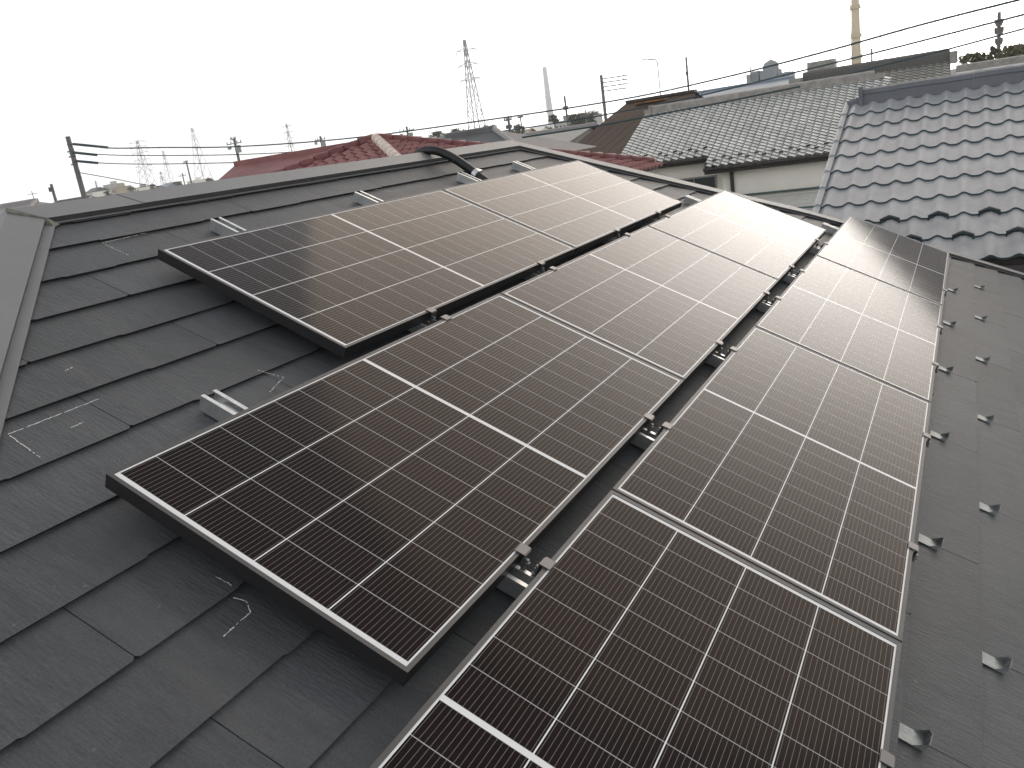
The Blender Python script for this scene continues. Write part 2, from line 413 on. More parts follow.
def hip_cap(apex_line, edge_line, flange, side):
    """one hip: apex polyline and inner edge polyline in roof (u,v); the outer side falls the other way"""
    b=MB(); wt=.060
    n=len(apex_line)
    A=[RM@roofpt(u,v,wt+.0006) for u,v in apex_line]; E=[RM@roofpt(u,v,wt+.0006) for u,v in edge_line]
    E2=[RM@roofpt(u,v,wt+.019) for u,v in edge_line]; G=[RM@roofpt(u,v,H-.0095) for u,v in flange]
    for i in range(n-1):
        b.face([E[i],E[i+1],A[i+1],A[i]]); b.face([E2[i],E2[i+1],E[i+1],E[i]],1)
        b.face([G[i],G[i+1],E2[i+1]+Vector((0,0,.001)),E2[i]+Vector((0,0,.001))])
        # far side: reflect the edge through the vertical plane of the hip
        t=(A[i+1]-A[i]); t.z=0; t.normalize(); nn=Vector((-t.y,t.x,0))
        def mir(p,a): return p-nn*2*((p-a).dot(nn))
        b.face([A[i],A[i+1],mir(E[i+1],A[i]),mir(E[i],A[i])]); b.face([mir(E[i],A[i]),mir(E[i+1],A[i]),mir(E2[i+1],A[i]),mir(E2[i],A[i])],1)
    child(b.build('hip_cap',[M_cap,M_capdark]),house)
k=-.894
hip_cap([(-.123,-1.3715),(-.123+k*(VE+1.3715),VE)], [(-.071,-1.262),(-.071+k*(VE+1.262),VE)], [(-.033,-1.258),(-.033+k*(VE+1.258),VE)],-1)
hip_cap([(3.547,-1.3715),(5.062,.466),(5.665,1.60),(6.45,VE)], [(3.478,-1.270),(4.985,.55),(5.585,1.66),(6.37,VE)], [(3.455,-1.252),(4.965,.57),(5.56,1.68),(6.34,VE)],1)
# cap junction plate at the left apex
b=MB()
p=[roofpt(-.128,-1.376,.056),roofpt(-.066,-1.262,.056),roofpt(-.026,-1.247,.079),roofpt(-.060,-1.232,.079),roofpt(-.150,-1.350,.056)]
b.face([p[0],p[4],p[3],p[2],p[1]])
o=b.build('cap_joint_plate',mat('stained_joint_plate',(.10,.095,.08),.6,noise=.4,scale=40)); o.matrix_world=RM; child(o,house)
# walls, eave gutter
b=MB(); ze=C_.z-.12
x0,x1=Dm.x+.45,D_.x-.45; y0,y1=D_.y+.45,C_.y-.45
b.box(((x0+x1)/2,(y0+y1)/2,ze/2),(x1-x0,y1-y0,ze))
child(b.build('wall',M_wall2),house)
b=MB(); b.box((D_.x+.04,(D_.y+C_.y)/2,D_.z-.09),(.10,C_.y-D_.y,.10)); b.box(((D_.x+Dm.x)/2,D_.y-.04,D_.z-.09),(D_.x-Dm.x,.10,.10))
child(b.build('gutter',M_fascia),house)
# chalk setting-out lines
def chalk(pts):
    b=MB()
    rnd=random.Random(len(pts)*7+int(pts[0][0]*100))
    for a,c in zip(pts[:-1],pts[1:]):
        a=Vector(a); c=Vector(c); n=max(6,int((c-a).length/.006)); d=(c-a).normalized(); q=Vector((-d.y,d.x))
        for i in range(n):
            if rnd.random()<.10: continue
            p=a.lerp(c,i/n); r_=a.lerp(c,(i+.9)/n); wd=rnd.uniform(.0004,.0013); off=q*rnd.uniform(-.0008,.0008)
            z=-H+.0072
            b.face([Vector((p.x+off.x,-(p.y+off.y),z))+Vector((q.x,-q.y,0))*wd,Vector((p.x+off.x,-(p.y+off.y),z))-Vector((q.x,-q.y,0))*wd,
                    Vector((r_.x+off.x,-(r_.y+off.y),z))-Vector((q.x,-q.y,0))*wd,Vector((r_.x+off.x,-(r_.y+off.y),z))+Vector((q.x,-q.y,0))*wd])
    o=b.build('chalk_mark',M_chalk); o.matrix_world=RM; child(o,house)
chalk([(-.62,-.322),(-.858,-.316),(-.861,-.206)]); chalk([(.18,-1.078),(-.008,-1.067),(.004,-.955)])
chalk([(-.963,.432),(-.885,.425),(-.871,.400),(-.880,.375)]); chalk([(-.858,.35),(-.863,.311)])
chalk([(-.745,-.26),(-.71,-.262)]); chalk([(-.60,-.47),(-.575,-.475)])
chalk([(-.20,-.20),(-.17,-.13)]); chalk([(-.26,-.10),(-.17,-.13)]); chalk([(1.55,-1.08),(1.62,-1.03)])

# ------------------------------------------------------------------ solar panels
PL,PW=1.722,.765
def rotloc(u,v,w=0): 
    mm=RM.copy(); mm.translation=roof(u,v,w); return mm
def make_panel():
    root=empty('solar_panel','x','solar panel')
    # frame: four channels with a top lip (material 0) and black sides (material 1); local x 0..L, y 0..-W
    t=.010; hgt=.035
    b=MB()
    def bar(x0,x1,y0,y1):
        P=[(x0,y1,-hgt),(x1,y1,-hgt),(x1,y0,-hgt),(x0,y0,-hgt),(x0,y1,0),(x1,y1,0),(x1,y0,0),(x0,y0,0)]
        for q,mi in (((0,3,2,1),1),((4,5,6,7),0),((0,1,5,4),1),((1,2,6,5),1),((2,3,7,6),1),((3,0,4,7),1)):
            b.face([P[i] for i in q],mi)
    bar(0,PL,0,-t); bar(0,PL,-PW+t,-PW); bar(0,t,-t,-PW+t); bar(PL-t,PL,-t,-PW+t)
    b.build('frame',[M_lip,M_black],root)
    c=MB(); z=-.0015
    c.face([(t,-PW+t,z),(PL-t,-PW+t,z),(PL-t,-t,z),(t,-t,z)],0,[(t,PW-t),(PL-t,PW-t),(PL-t,t),(t,t)])
    c.build('cell_laminate',M_cell,root)
    d=MB(); d.face([(t,-t,-.007),(PL-t,-t,-.007),(PL-t,-PW+t,-.007),(t,-PW+t,-.007)])
    d.build('backsheet',M_black,root)
    d=MB(); d.box((PL+.00605,-PW/2,-.0042),(.0118,PW-.002,.004)); d.build('joint_strip',M_lip,root)
    d=MB(); d.box((PL/2,-PW*.5,-.019),(.11,.09,.02)); d.build('junction_box',M_black,root)
    return root
def copy_tree(o, mw):
    c=o.copy(); COL.objects.link(c); c.matrix_world=mw
    for ch in list(o.children):
        d=ch.copy(); COL.objects.link(d); d.parent=c
        for g_ in list(ch.children):
            e_=g_.copy(); COL.objects.link(e_); e_.parent=d
    return c
GAP=.0121
rowsdef=[('A',0.0,-.8235,2,['nearest','farthest']),('B',-.8669,0,3,['nearest','middle','farthest']),('C',-1.7300,.8258,4,['nearest','second','third','farthest'])]
where={'A':'upper row next the ridge','B':'middle row','C':'lower row by the snow guards'}
what={('B',0):'solar panel nearest the camera in the middle row, its black corner jutting over slates',
      ('C',0):'solar panel cut off by the bottom edge, nearest of the lower row'}
proto=make_panel(); first=True
for nm,u0,v0,k_,names in rowsdef:
    for i in range(k_):
        mw=rotloc(u0+i*(PL+GAP),v0)
        o=proto if first else copy_tree(proto,mw)
        o.matrix_world=mw; first=False
        lab=what.get((nm,i)) or f'dark solar panel, {names[i]} of the {k_} in the {where[nm]}'
        tag(o,lab,'solar panel','solar panels clamped to the slate roof')

# ------------------------------------------------------------------ mounting rails, bolts and clamps
def make_rail(u,v0,v1,label):
    root=empty('mounting_rail',label,'mounting rail',rotloc(u,v0,H-.006),'galvanised rails under the panels')
    wd,hg,t=.052,.040,.0025; Ln=v1-v0
    b=MB()
    b.box((0,-Ln/2,t/2),(wd,Ln,t)); b.box((-wd/2+t/2,-Ln/2,hg/2+t/2),(t,Ln,hg-t)); b.box((wd/2-t/2,-Ln/2,hg/2+t/2),(t,Ln,hg-t))
    b.box((-wd/2+.006,-Ln/2,hg+t/2),(.012,Ln,t)); b.box((wd/2-.006,-Ln/2,hg+t/2),(.012,Ln,t))
    b.build('channel',M_galv,root)
    for q in (.035,):
        c=MB(); c.box((0,-.10,.030),(.042,.11,.003)); c.build('inner_bracket',M_galv,root)
    return root
RV=1.585
rails=[(-1.34,.72,'front most rail, showing only in the gap at the lower row'),(-.44,-.148,'galvanised rail end sticking out above the middle row corner panel'),(.442,-1.018,'galvanised rail end above the upper row near its left corner'),
       (1.318,-1.018,'galvanised rail end above the upper row, second from the left corner'),(2.246,-1.018,'galvanised rail end beside the black duct'),
       (2.935,-1.03,'galvanised rail end above the upper row, farthest one before the hip'),(3.85,-.140,'galvanised rail end above the farthest panel of the middle row'),(4.70,.70,'galvanised rail end between the hip and the farthest lower row panel')]
for u,v,l in rails: make_rail(u,v,RV,l)
def clamp_proto():
    root=empty('panel_clamp','x','clamp')
    b=MB(); b.box((0,-.002,.0022),(.034,.026,.003)); b.box((0,.012,-.016),(.030,.003,.034))
    b.box((0,.016,-.032),(.03,.012,.003))
    b.build('bracket',M_clamp,root)
    c=MB(); c.tube([(0,.017,-.034),(0,.017,-.016)],.004,8); c.tube([(0,.017,-.030),(0,.017,-.025)],.006,6); c.build('bolt',M_galvdull,root)
    return root
cp=clamp_proto(); cfirst=True
def clamp(u,v,flip,label):
    global cfirst
    mw=rotloc(u,v,0)
    if flip: mw=mw@Matrix.Rotation(math.pi,4,'Z')
    o=cp if cfirst else copy_tree(cp,mw); o.matrix_world=mw; cfirst=False
    tag(o,label,'clamp','small grey clamps holding the panel edges')
ordn=['nearest','second','third','fourth','fifth','sixth','seventh']
cu={'AB':[.47,1.345,2.27,2.96],'BC':[-.405,.475,1.35,2.275,2.965,3.88],'C':[-1.30,-.405,.475,1.35,2.275,2.965,3.88,4.73]}
for key,vedge,side,txt in (('AB',-.8235+PW,0,'upper row, facing the middle row'),('AB',0.0,1,'middle row, facing the upper row'),
                      ('BC',PW,0,'middle row, facing the lower row'),('BC',.8258,1,'lower row, facing the middle row')):
    for i,u in enumerate(cu[key]):
        clamp(u, vedge, side==0, f'grey clamp on the {txt}, {ordn[i]} from camera')
seenC=[(-.405),(.475),(1.35),(2.275),(2.965),(3.88)]
for i,u in enumerate(seenC): clamp(u,.8258+PW,True,f'grey clamp on the outer edge of the lower row, {ordn[i]} from camera')

# ------------------------------------------------------------------ black cable duct over the ridge
def catmull(pts,n=10):
    P=[Vector(p) for p in pts]; P=[P[0]*2-P[1]]+P+[P[-1]*2-P[-2]]; o=[]
    for i in range(1,len(P)-2):
        for k in range(n):
            t=k/n; a,b_,c,d=P[i-1],P[i],P[i+1],P[i+2]
            o.append(.5*((2*b_)+(-a+c)*t+(2*a-5*b_+4*c-d)*t*t+(-a+3*b_-3*c+d)*t**3))
    o.append(P[-2]); return o
dr=empty('cable_duct','thick black corrugated duct arching over the ridge','cable duct',rotloc(2.36,-.93,H))
def dl(u,v,w): return Vector((u-2.36,-(v+.93),H-w))
path=catmull([dl(2.33,-.85,.062),dl(2.345,-.93,.050),dl(2.36,-1.03,.030),dl(2.365,-1.13,.012),dl(2.385,-1.23,.012),dl(2.40,-1.31,.026),dl(2.44,-1.40,.070),dl(2.48,-1.46,.125),dl(2.54,-1.52,.20)],12)
rads=[]
for i in range(len(path)): rads.append(.026)
fine=[];fr_=[]
for i in range(len(path)-1):
    for k in range(4):
        fine.append(path[i].lerp(path[i+1],k/4)); fr_.append(.0255 if k<2 else .0232)
b=MB(); b.tube(fine,fr_,16); b.build('duct',M_duct,dr,smooth=True)
i=int(len(path)*.16); b=MB(); t=(path[i+1]-path[i]).normalized()
b.tube([path[i+2]-t*.014,path[i+2]+t*.014],.031,14); b.box(tuple(path[i+2]+Vector((.03,0,.018))),(.022,.024,.014)); b.build('clamp_band',M_galv,dr)

# ------------------------------------------------------------------ snow guards on our roof
def guard_proto():
    root=empty('snow_guard','x','snow guard')
    b=MB(); W_=.050; t=.0022
    b.box((0,-.027,.001),(W_,.072,t))
    # upright, three pressed ribs, leaning slightly up-slope
    y=-.062
    pts=[]; n=13; hgt=.036
    prof=[]
    for i in range(n):
        x=-W_/2+W_*i/(n-1); rb=.0035*abs(math.sin(math.pi*3*i/(n-1))); hh=hgt*(1-.35*abs(x)/(W_/2))
        prof.append((x,rb,hh))
    for (xa,ra,ha),(xb,rb,hb) in zip(prof[:-1],prof[1:]):
        b.face([(xa,y-ra,.002),(xb,y-rb,.002),(xb,y-.005-rb*.3,hb),(xa,y-.005-ra*.3,ha)])
        b.face([(xa,y-ra+t,.002),(xa,y-.005-ra*.3+t,ha),(xb,y-.005-rb*.3+t,hb),(xb,y-rb+t,.002)])
        b.face([(xa,y-.005-ra*.3,ha),(xb,y-.005-rb*.3,hb),(xb,y-.005-rb*.3+t,hb),(xa,y-.005-ra*.3+t,ha)])
    for s in (-1,1):
        b.face([(s*W_/2,y,.002),(s*W_/2,y+.022,.002),(s*W_/2,y-.004,hgt*.65)])
    b.build('guard_plate',M_galvdull,root)
    return root
gp=guard_proto(); gfirst=True
for vb,u0,n_,txt in ((1.632,-.19,6,'in the row next to the panels'),(1.814,.252,6,'in the row away from the panels')):
    for i in range(n_):
        u=u0+i*.912
        mw=rotloc(u,vb+.0,H-.0078)
        mw=RM.copy(); mw.translation=roof(u,vb-.004,H-.0002)
        o=gp if gfirst else copy_tree(gp,mw); o.matrix_world=mw; gfirst=False
        tag(o,f'steel snow guard {txt}, {ordn[i]} from camera','snow guard','snow guards on the grey slates')

# ------------------------------------------------------------------ tile roofs of the neighbours
def tile_face(name, mt, parent, P0, e, dn, la, lb, per, ex, prof, lip, nper=8, clips=(), smooth=True, phase=0):
    """wavy tile surface: origin P0, e along the eave, dn down the slope, sizes la x lb"""
    nrm=e.cross(dn); nrm = nrm if nrm.z>0 else -nrm
    nc=int(math.ceil(lb/ex)); na=int(math.ceil(la/per))*nper
    b=MB(); base=0
    for r_ in range(nc):
        y0=r_*ex; y1=(r_+1)*ex
        idx=[]
        for (yy,off) in ((y0-.01,-lip*.12),(y0+ex*.5,lip*.44),(y1,lip),(y1,lip),(y1+.0005,lip*.0-.004)):
            row=[]
            for i in range(na+1):
                x=i/nper*per; t=(i/nper+phase)%1.0
                h=prof(t)
                bow=.012*math.sin(t*2*math.pi)*0
                row.append(len(b.v)); b.v.append(tuple(P0+e*x+dn*(yy)+nrm*(h+off)))
            idx.append(row)
        for k in (0,1,3):
            for i in range(na):
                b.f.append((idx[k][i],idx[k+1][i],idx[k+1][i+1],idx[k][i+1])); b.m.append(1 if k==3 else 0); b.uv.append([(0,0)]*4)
    o=b.build(name,mt if isinstance(mt,list) else [mt,mt],None,smooth=smooth)
    if clips:
        bm=bmesh.new(); bm.from_mesh(o.data)
        for co,no in clips:
            bmesh.ops.bisect_plane(bm,geom=bm.verts[:]+bm.edges[:]+bm.faces[:],plane_co=co,plane_no=no,clear_outer=True)
        bm.to_mesh(o.data); bm.free()
    child(o,parent); return o
def prof_blue(t):                                # narrow crest, wide shallow trough
    return .036*((1+math.cos(t*2*math.pi))/2)**1.9
def prof_s(t): return .040*max(0,math.cos((t-.15)*2*math.pi))**1.0 + .012*math.cos(t*2*math.pi)
def prof_k(t): return .032*(math.sin(t*2*math.pi)+.35*math.sin(t*4*math.pi))
def slope_vec(a,dx=0,dy=-1): a=R(a); return Vector((dx*math.cos(a),dy*math.cos(a),-math.sin(a)))
X_=Vector((1,0,0)); Y_=Vector((0,1,0)); Z_=Vector((0,0,1))
def wall_with(parent,mt,lo,hi,name='wall'):
    b=MB(); b.box(((lo[0]+hi[0])/2,(lo[1]+hi[1])/2,(lo[2]+hi[2])/2),(hi[0]-lo[0],hi[1]-lo[1],hi[2]-lo[2])); return child(b.build(name,mt),parent)
def window(parent,c,wd,hg,axis='y',out_=-1):
    b=MB(); c=Vector(c)
    if axis=='y':
        for dx,dz,sx,sz in ((0,hg/2,wd+.08,.05),(0,-hg/2,wd+.08,.05),(-wd/2,0,.05,hg),(wd/2,0,.05,hg),(0,0,.035,hg)): b.box((c.x+dx,c.y+out_*.02,c.z+dz),(sx,.05,sz))
        f=child(b.build('window',M_galvdull),parent); g_=MB(); g_.box((c.x,c.y+out_*.006,c.z),(wd-.02,.01,hg-.02)); child(g_.build('pane',M_glass),f)
    return f

# --- blue-grey tiled house on the right (roof crests measured from the photo)
SC=1.55
al=18.75; org=CW+(Vector((0.84277786,5.82425826,0.3719778+ZO))-CW)*SC
dnb=slope_vec(al); per_b=.13579*SC; ex_b=.28*SC
XL=at(844.5,104,7.7*SC).x
bh=empty('neighbour_house','house with wavy blue-grey glazed tile roof to the right','house',Vector((5,12,0)))
ncol=math.floor((org.x-XL)/per_b)
P0=Vector((XL+.02,org.y,org.z)) - dnb*0.40
fr_ph=((org.x-P0.x)/per_b)%1.0
NZB=X_.cross(dnb); NZB=NZB if NZB.z>0 else -NZB
lb_=ex_b*10+.06
P0=Vector((XL+.02,org.y,org.z))-dnb*ex_b*1.0-NZB*.036
LA=9.0; NB_=10
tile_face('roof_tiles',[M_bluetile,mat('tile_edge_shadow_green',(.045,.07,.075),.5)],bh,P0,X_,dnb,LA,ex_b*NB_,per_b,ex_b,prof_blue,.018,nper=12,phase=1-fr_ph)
# verge tiles on the left edge
b=MB(); vt=P0-X_*.035
sec=[Vector((-.03,0,-.10)),Vector((.035,0,-.10)),Vector((.035,0,.03)),Vector((.012,0,.042)),Vector((-.015,0,.042)),Vector((-.032,0,.025))]
for i in range(NB_):
    q0=vt+dnb*(ex_b*i-.01); q1=vt+dnb*(ex_b*(i+1))+NZB*.016
    b.prism(sec,[q0,q1])
child(b.build('verge_tile',M_bluetile),bh)
# box ridge
rz=P0+Vector((0,.02,0)); b=MB()
ra=rz+Vector((.16,0,.0)); ln=LA
sec=[Vector((0,-.10,-.02)),Vector((0,-.09,.10)),Vector((0,-.10,.115)),Vector((0,-.07,.165)),Vector((0,0,.185)),Vector((0,.07,.165)),Vector((0,.09,.10)),Vector((0,.10,-.02))]
for i in range(int(ln/.42)):
    kk=1 if i%2 else .985
    b.prism([Vector((0,s_.y*kk,s_.z+(.004 if i%2 else 0))) for s_ in sec],[ra+X_*(i*.42),ra+X_*(i*.42+.419)])
child(b.build('ridge_tile',M_blueridge),bh)
b=MB(); b.box((ra.x-.02,ra.y,ra.z+.06),(.05,.26,.30)); b.box((ra.x-.10,ra.y-.02,ra.z+.0),(.16,.20,.07)); b.tube([(ra.x-.19,ra.y-.01,ra.z+.0),(ra.x-.02,ra.y-.01,ra.z+.03)],.06,10)
child(b.build('ridge_end_tile',M_blueridge),bh)
# back slope
bk=Vector((P0.x,P0.y+.0,P0.z+.02)); b=MB(); dd=slope_vec(al,0,1)
b.face([bk,bk+X_*LA,bk+X_*LA+dd*3.2,bk+dd*3.2]); child(b.build('back_slope',M_bluetile),bh)
# black hoop snow guards, parts of this roof
gi=0
def hoop(c,r_):
    global gi
    x=org.x+per_b*c; q=Vector((x,org.y,org.z))+dnb*(ex_b*r_)+dnb*.075+NZB*.012
    b=MB(); pts=[q+X_*(-.085)+NZB*(-.012)+dnb*.02,q+X_*(-.08)+NZB*.02,q+X_*(-.03)+NZB*.038,q+NZB*.045,q+X_*.03+NZB*.038,q+X_*.08+NZB*.02,q+X_*.085+NZB*(-.012)+dnb*.02]
    b.tube(pts,[.012,.015,.019,.026,.019,.015,.012],8); child(b.build('snow_guard',M_guard2),bh)
for c_,r_ in ((4,8-1),(6,8-1),(8,7),(3,8),(5,8),(7,8),(9,8),(2,7)): hoop(c_,r_)
ebot=P0+dnb*(ex_b*NB_)
wall_with(bh,M_wall2,(P0.x+.35,ebot.y+.45,0),(P0.x+LA-.3,P0.y+2.6,ebot.z+.02))
b=MB(); b.tube([ebot+Vector((-.02,-.06,-.10)),ebot+Vector((LA,-.06,-.10))],.06,10); b.box((ebot.x+LA/2,ebot.y+.06,ebot.z-.09),(LA,.03,.16)); child(b.build('gutter',M_fascia),bh)
b=MB(); gx=P0.x+.34; b.face([(gx,ebot.y+.45,ebot.z-.02),(gx,P0.y,P0.z-.08),(gx,P0.y+2.6,P0.z-.08-2.6*math.tan(R(al)))]); child(b.build('gable_wall',M_wall2),bh)

# --- pale grey kawara roof in the middle
kh=empty('neighbour_house','beige house with a pale grey Japanese clay tile roof','house',Vector((-3,30,0)))
AK=22.0; dk=slope_vec(AK); YE=28.0
eL=at(704.7,165.5,YE); eR=at(829.7,151.6,YE)
ez=(eL.z+eR.z)/2
yr=YE*1.176; zr=ez+math.tan(R(AK))*(yr-YE)
yw=CW.y
xl=at(641.5,115,yr*.985).x; xr=at(884,79,yr).x
Lk=(yr-YE)/math.cos(R(AK))
NK=X_.cross(dk); NK=NK if NK.z>0 else -NK
PK=Vector((xl,yw+yr,zr))-NK*.04
xstep=eL.x
yst=28.6-0.2; 
# main field clipped to a notch: left part stops short of the eave
ysl=(yr-28.75)/math.cos(R(AK))
exk=Lk/25
nleft=math.floor(ysl/exk)
perk=.265
nlp=math.floor((xstep-xl)/perk)
xstep=xl+nlp*perk
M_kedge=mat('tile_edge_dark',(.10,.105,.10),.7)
tile_face('roof_tiles',[M_greytile,M_kedge],kh,PK,X_,dk,nlp*perk,exk*nleft,perk,exk,prof_k,.030,nper=8)
tile_face('roof_tiles',[M_greytile,M_kedge],kh,Vector((xstep+.001,PK.y,PK.z)),X_,dk,xr-xstep,exk*25,perk,exk,prof_k,.030,nper=8)
def ridge_bar(parent,a,bp,hw,hg,mt,n=40,name='ridge_tile'):
    b=MB(); a=Vector(a); bp=Vector(bp); d=(bp-a); L_=d.length; d.normalize(); q=Vector((-d.y,d.x,0)).normalized()
    sec=[q*-hw+Z_*-.08,q*-hw+Z_*(hg*.6),q*(-hw*.75)+Z_*(hg*.85),Z_*hg,q*(hw*.75)+Z_*(hg*.85),q*hw+Z_*(hg*.6),q*hw+Z_*-.08]
    sec=[s_ for s_ in reversed(sec)]
    k_=max(2,int(L_/.30)); 
    for i in range(k_):
        o_=.012 if i%2 else 0
        b.prism([s_*(1+o_) for s_ in sec],[a+d*(L_*i/k_),a+d*(L_*(i+1)/k_-.004)])
    return child(b.build(name,mt),parent)
ridge_bar(kh,(xl+.25,PK.y,PK.z+.02),(xr-.3,PK.y,PK.z+.02),.15,.25,M_greyridge)
b=MB(); b.box((xl+.14,PK.y-.02,PK.z+.05),(.30,.30,.20)); b.box((xl+.24,PK.y-.02,PK.z+.12),(.10,.34,.34)); b.box((xr-.15,PK.y-.02,PK.z+.06),(.34,.3,.18)); child(b.build('ridge_end_tile',M_greyridge),kh)
bk=PK+Vector((0,0,.0)); dd=slope_vec(AK,0,1); b=MB(); b.face([bk,bk+X_*(xr-xl),bk+X_*(xr-xl)+dd*5.5,bk+dd*5.5]); child(b.build('back_slope',M_greytile),kh)
e1=PK+dk*(exk*nleft); e2=PK+dk*(exk*25)
# dark fascia and gutters
b=MB(); b.box(((xl+xstep)/2,e1.y+.08,e1.z-.13),(xstep-xl,.10,.20)); b.tube([(xl,e1.y-.05,e1.z-.09),(xstep-.05,e1.y-.05,e1.z-.09)],.06,8); child(b.build('gutter',M_fascia),kh)
b=MB(); b.box(((xstep+xr)/2,e2.y+.08,e2.z-.14),(xr-xstep,.10,.22)); b.tube([(xstep,e2.y-.05,e2.z-.09),(xr,e2.y-.05,e2.z-.09)],.06,8)
b.box((xstep+.06,(e1.y+e2.y)/2+.2,e2.z-.05),(.06,e1.y-e2.y+.4,.34)); child(b.build('gutter',M_fascia),kh)
wall_with(kh,M_wall,(xstep+.45,e2.y+.55,0),(xr-.5,PK.y+4.2,e2.z+.05))
wall_with(kh,M_wall,(xl+.4,e1.y+.50,0),(xstep+.43,PK.y+4.0,e1.z+.05))
def pipe_at(px0,py0,py1,D,parent,rad,nm='downpipe'):
    a=at(px0,py0,D); c=at(px0+1.5,py1,D); b=MB(); b.tube([(a.x,a.y,a.z),(a.x,a.y,a.z-3.0)],rad,8); return child(b.build(nm,M_fascia),parent)
wy=e2.y+.55-CW.y
pipe_at(731,166,190,wy-.08,kh,.065)
p0=at(700,181,e1.y+.50-CW.y); window(kh,(p0.x-.2,e1.y+.50,p0.z-.35),1.5,.95)
# two small dark guard rows near the eaves
for r0,xa,xb,nn in ((23,xstep,xr,25),(22,xstep,xr,25),(nleft-2,xl,xstep,nleft),(nleft-3,xl,xstep,nleft)):
    x=xa+.3+(perk if r0 in (22,nleft-3) else 0)
    while x<xb-.1:
        q=Vector((x,PK.y,PK.z))+dk*(exk*(r0+.55))+NK*.06; b=MB(); b.box(tuple(q),(.12,.07,.06)); child(b.build('snow_guard',M_guard2),kh); x+=perk*2
# lower lean-to roof in front of the beige wall
lt=empty('lean_to','low pale metal lean-to roof at the foot of the beige wall','shed',Vector((eR.x,24,0)))
q0=at(757,197.5,wy-.1); q1=at(826,186,wy-.1); dlt=slope_vec(10)
zl=(q0.z+q1.z)/2
b=MB(); ax,bx=q0.x-1.2,q1.x+2.5
b.face([(ax,q0.y,zl),(ax,q0.y-3.4,zl-.62),(bx,q0.y-3.4,zl-.62),(bx,q0.y,zl)])
for i in range(8):
    yy=q0.y-.42*i-.2; b.box(((ax+bx)/2,yy,zl-.182*(.42*i+.2)+.01),(bx-ax,.02,.03))
child(b.build('roof_sheet',mat('pale_metal_sheet',(.46,.45,.42),.55,noise=.08,scale=2)),lt)
b=MB(); b.tube([(ax,q0.y-.02,zl+.05),(bx,q0.y-.02,zl+.05)],.035,8); b.tube([(ax+1.7,q0.y-2.0,zl-.30),(bx,q0.y-2.0,zl-.30)],.03,6); child(b.build('flashing',mat('green_grey_flashing',(.06,.10,.10),.5)),lt)
wall_with(lt,M_wall,(ax+.1,q0.y-3.3,0),(bx-.1,q0.y-.03,zl-.62))

# --- second kawara house behind (upper right)
k2=empty('neighbour_house','tiled house with a long dark ridge behind the pale tile roof','house',Vector((0,48,0)))
D2=44.0; rA=at(801,75.5,D2); rB=at(950,52.5,D2); zr2=(rA.z+rB.z)/2; 
PK2=Vector((rA.x,rA.y,zr2-.35))
tile_face('roof_tiles',[mat('warm_grey_tile',(.27,.26,.235),.55,noise=.25,scale=1.5),M_kedge],k2,PK2,X_,dk,rB.x-rA.x,4.7,.30,.30,prof_k,.035,nper=6)
ridge_bar(k2,(rA.x+.1,PK2.y,PK2.z),(rB.x,PK2.y,PK2.z),.2,.50,mat('dark_ridge_tile',(.07,.07,.065),.6))
for c_,d_ in (((rA.x-.2,PK2.y-.3,PK2.z-.1),(.55,.5,.75)),((rB.x+.15,PK2.y-.1,PK2.z+.1),(.30,.5,.50))):
    b=MB(); b.box(c_,d_); child(b.build('ridge_end_tile',M_greyridge),k2)
dd=slope_vec(AK,0,1); b=MB(); b.face([PK2,PK2+X_*(rB.x-rA.x),PK2+X_*(rB.x-rA.x)+dd*5,PK2+dd*5]); child(b.build('back_slope',M_greytile),k2)
wall_with(k2,M_wall2,(rA.x+.5,PK2.y-3.9,0),(rB.x-.5,PK2.y+4,PK2.z-1.8))
b=MB(); q=at(881,67,D2-3); q=at(822,66,D2+4); b.box((q.x,q.y,q.z),(1.3,1.0,.5)); child(b.build('roof_box',M_greyridge),k2)
# third one at the right edge, mostly hidden
k3=empty('neighbour_house','grey roofed house behind the blue-grey ridge at the right edge','house',Vector((6,52,0)))
rA=at(956,71,40); rB=at(1075,53,40); zz=(rA.z+rB.z)/2
b=MB(); b.face([(rA.x,rA.y,zz),(rA.x,rA.y-4,zz-1.6),(rB.x,rA.y-4,zz-1.6),(rB.x,rA.y,zz)]); b.face([(rA.x,rA.y,zz),(rB.x,rA.y,zz),(rB.x,rA.y+4,zz-1.6),(rA.x,rA.y+4,zz-1.6)]); child(b.build('roof',M_greytile),k3)
ridge_bar(k3,(rA.x,rA.y,zz),(rB.x,rA.y,zz),.15,.22,M_greyridge)
wall_with(k3,M_wall2,(rA.x+.4,rA.y-3.6,0),(rB.x-.4,rA.y+3.6,zz-1.6))

# --- rusty brown sheet roof
br=empty('neighbour_house','house with a rusty brown metal roof left of the pale tiles','house',Vector((-10,44,0)))
yB=43.0; zB=(at(627,102.5,yB).z+at(690,93,yB).z)/2
xa=at(627,102,yB).x; xb=at(692,93,yB).x+.2; AB=12.5; dB=slope_vec(AB); LB=10.5
b=MB(); p0=Vector((xa,CW.y+yB,zB)); 
b.face([p0,p0+dB*LB,p0+dB*LB+X_*(xb-xa+2),p0+X_*(xb-xa)]); dd=slope_vec(AB,0,1); b.face([p0+dd*6,p0,p0+X_*(xb-xa),p0+X_*(xb-xa)+dd*6])
n_=int((xb-xa+1)/.45)
for i in range(n_):
    q=p0+X_*(.02+i*.45); b.hexa([q+Vector((-.015,0,0)),q+Vector((.015,0,0)),q+dB*LB+Vector((.015,0,0)),q+dB*LB+Vector((-.015,0,0)),q+Vector((-.015,0,.012)),q+Vector((.015,0,.012)),q+dB*LB+Vector((.015,0,.012)),q+dB*LB+Vector((-.015,0,.012))])
child(b.build('roof',M_brown),br)
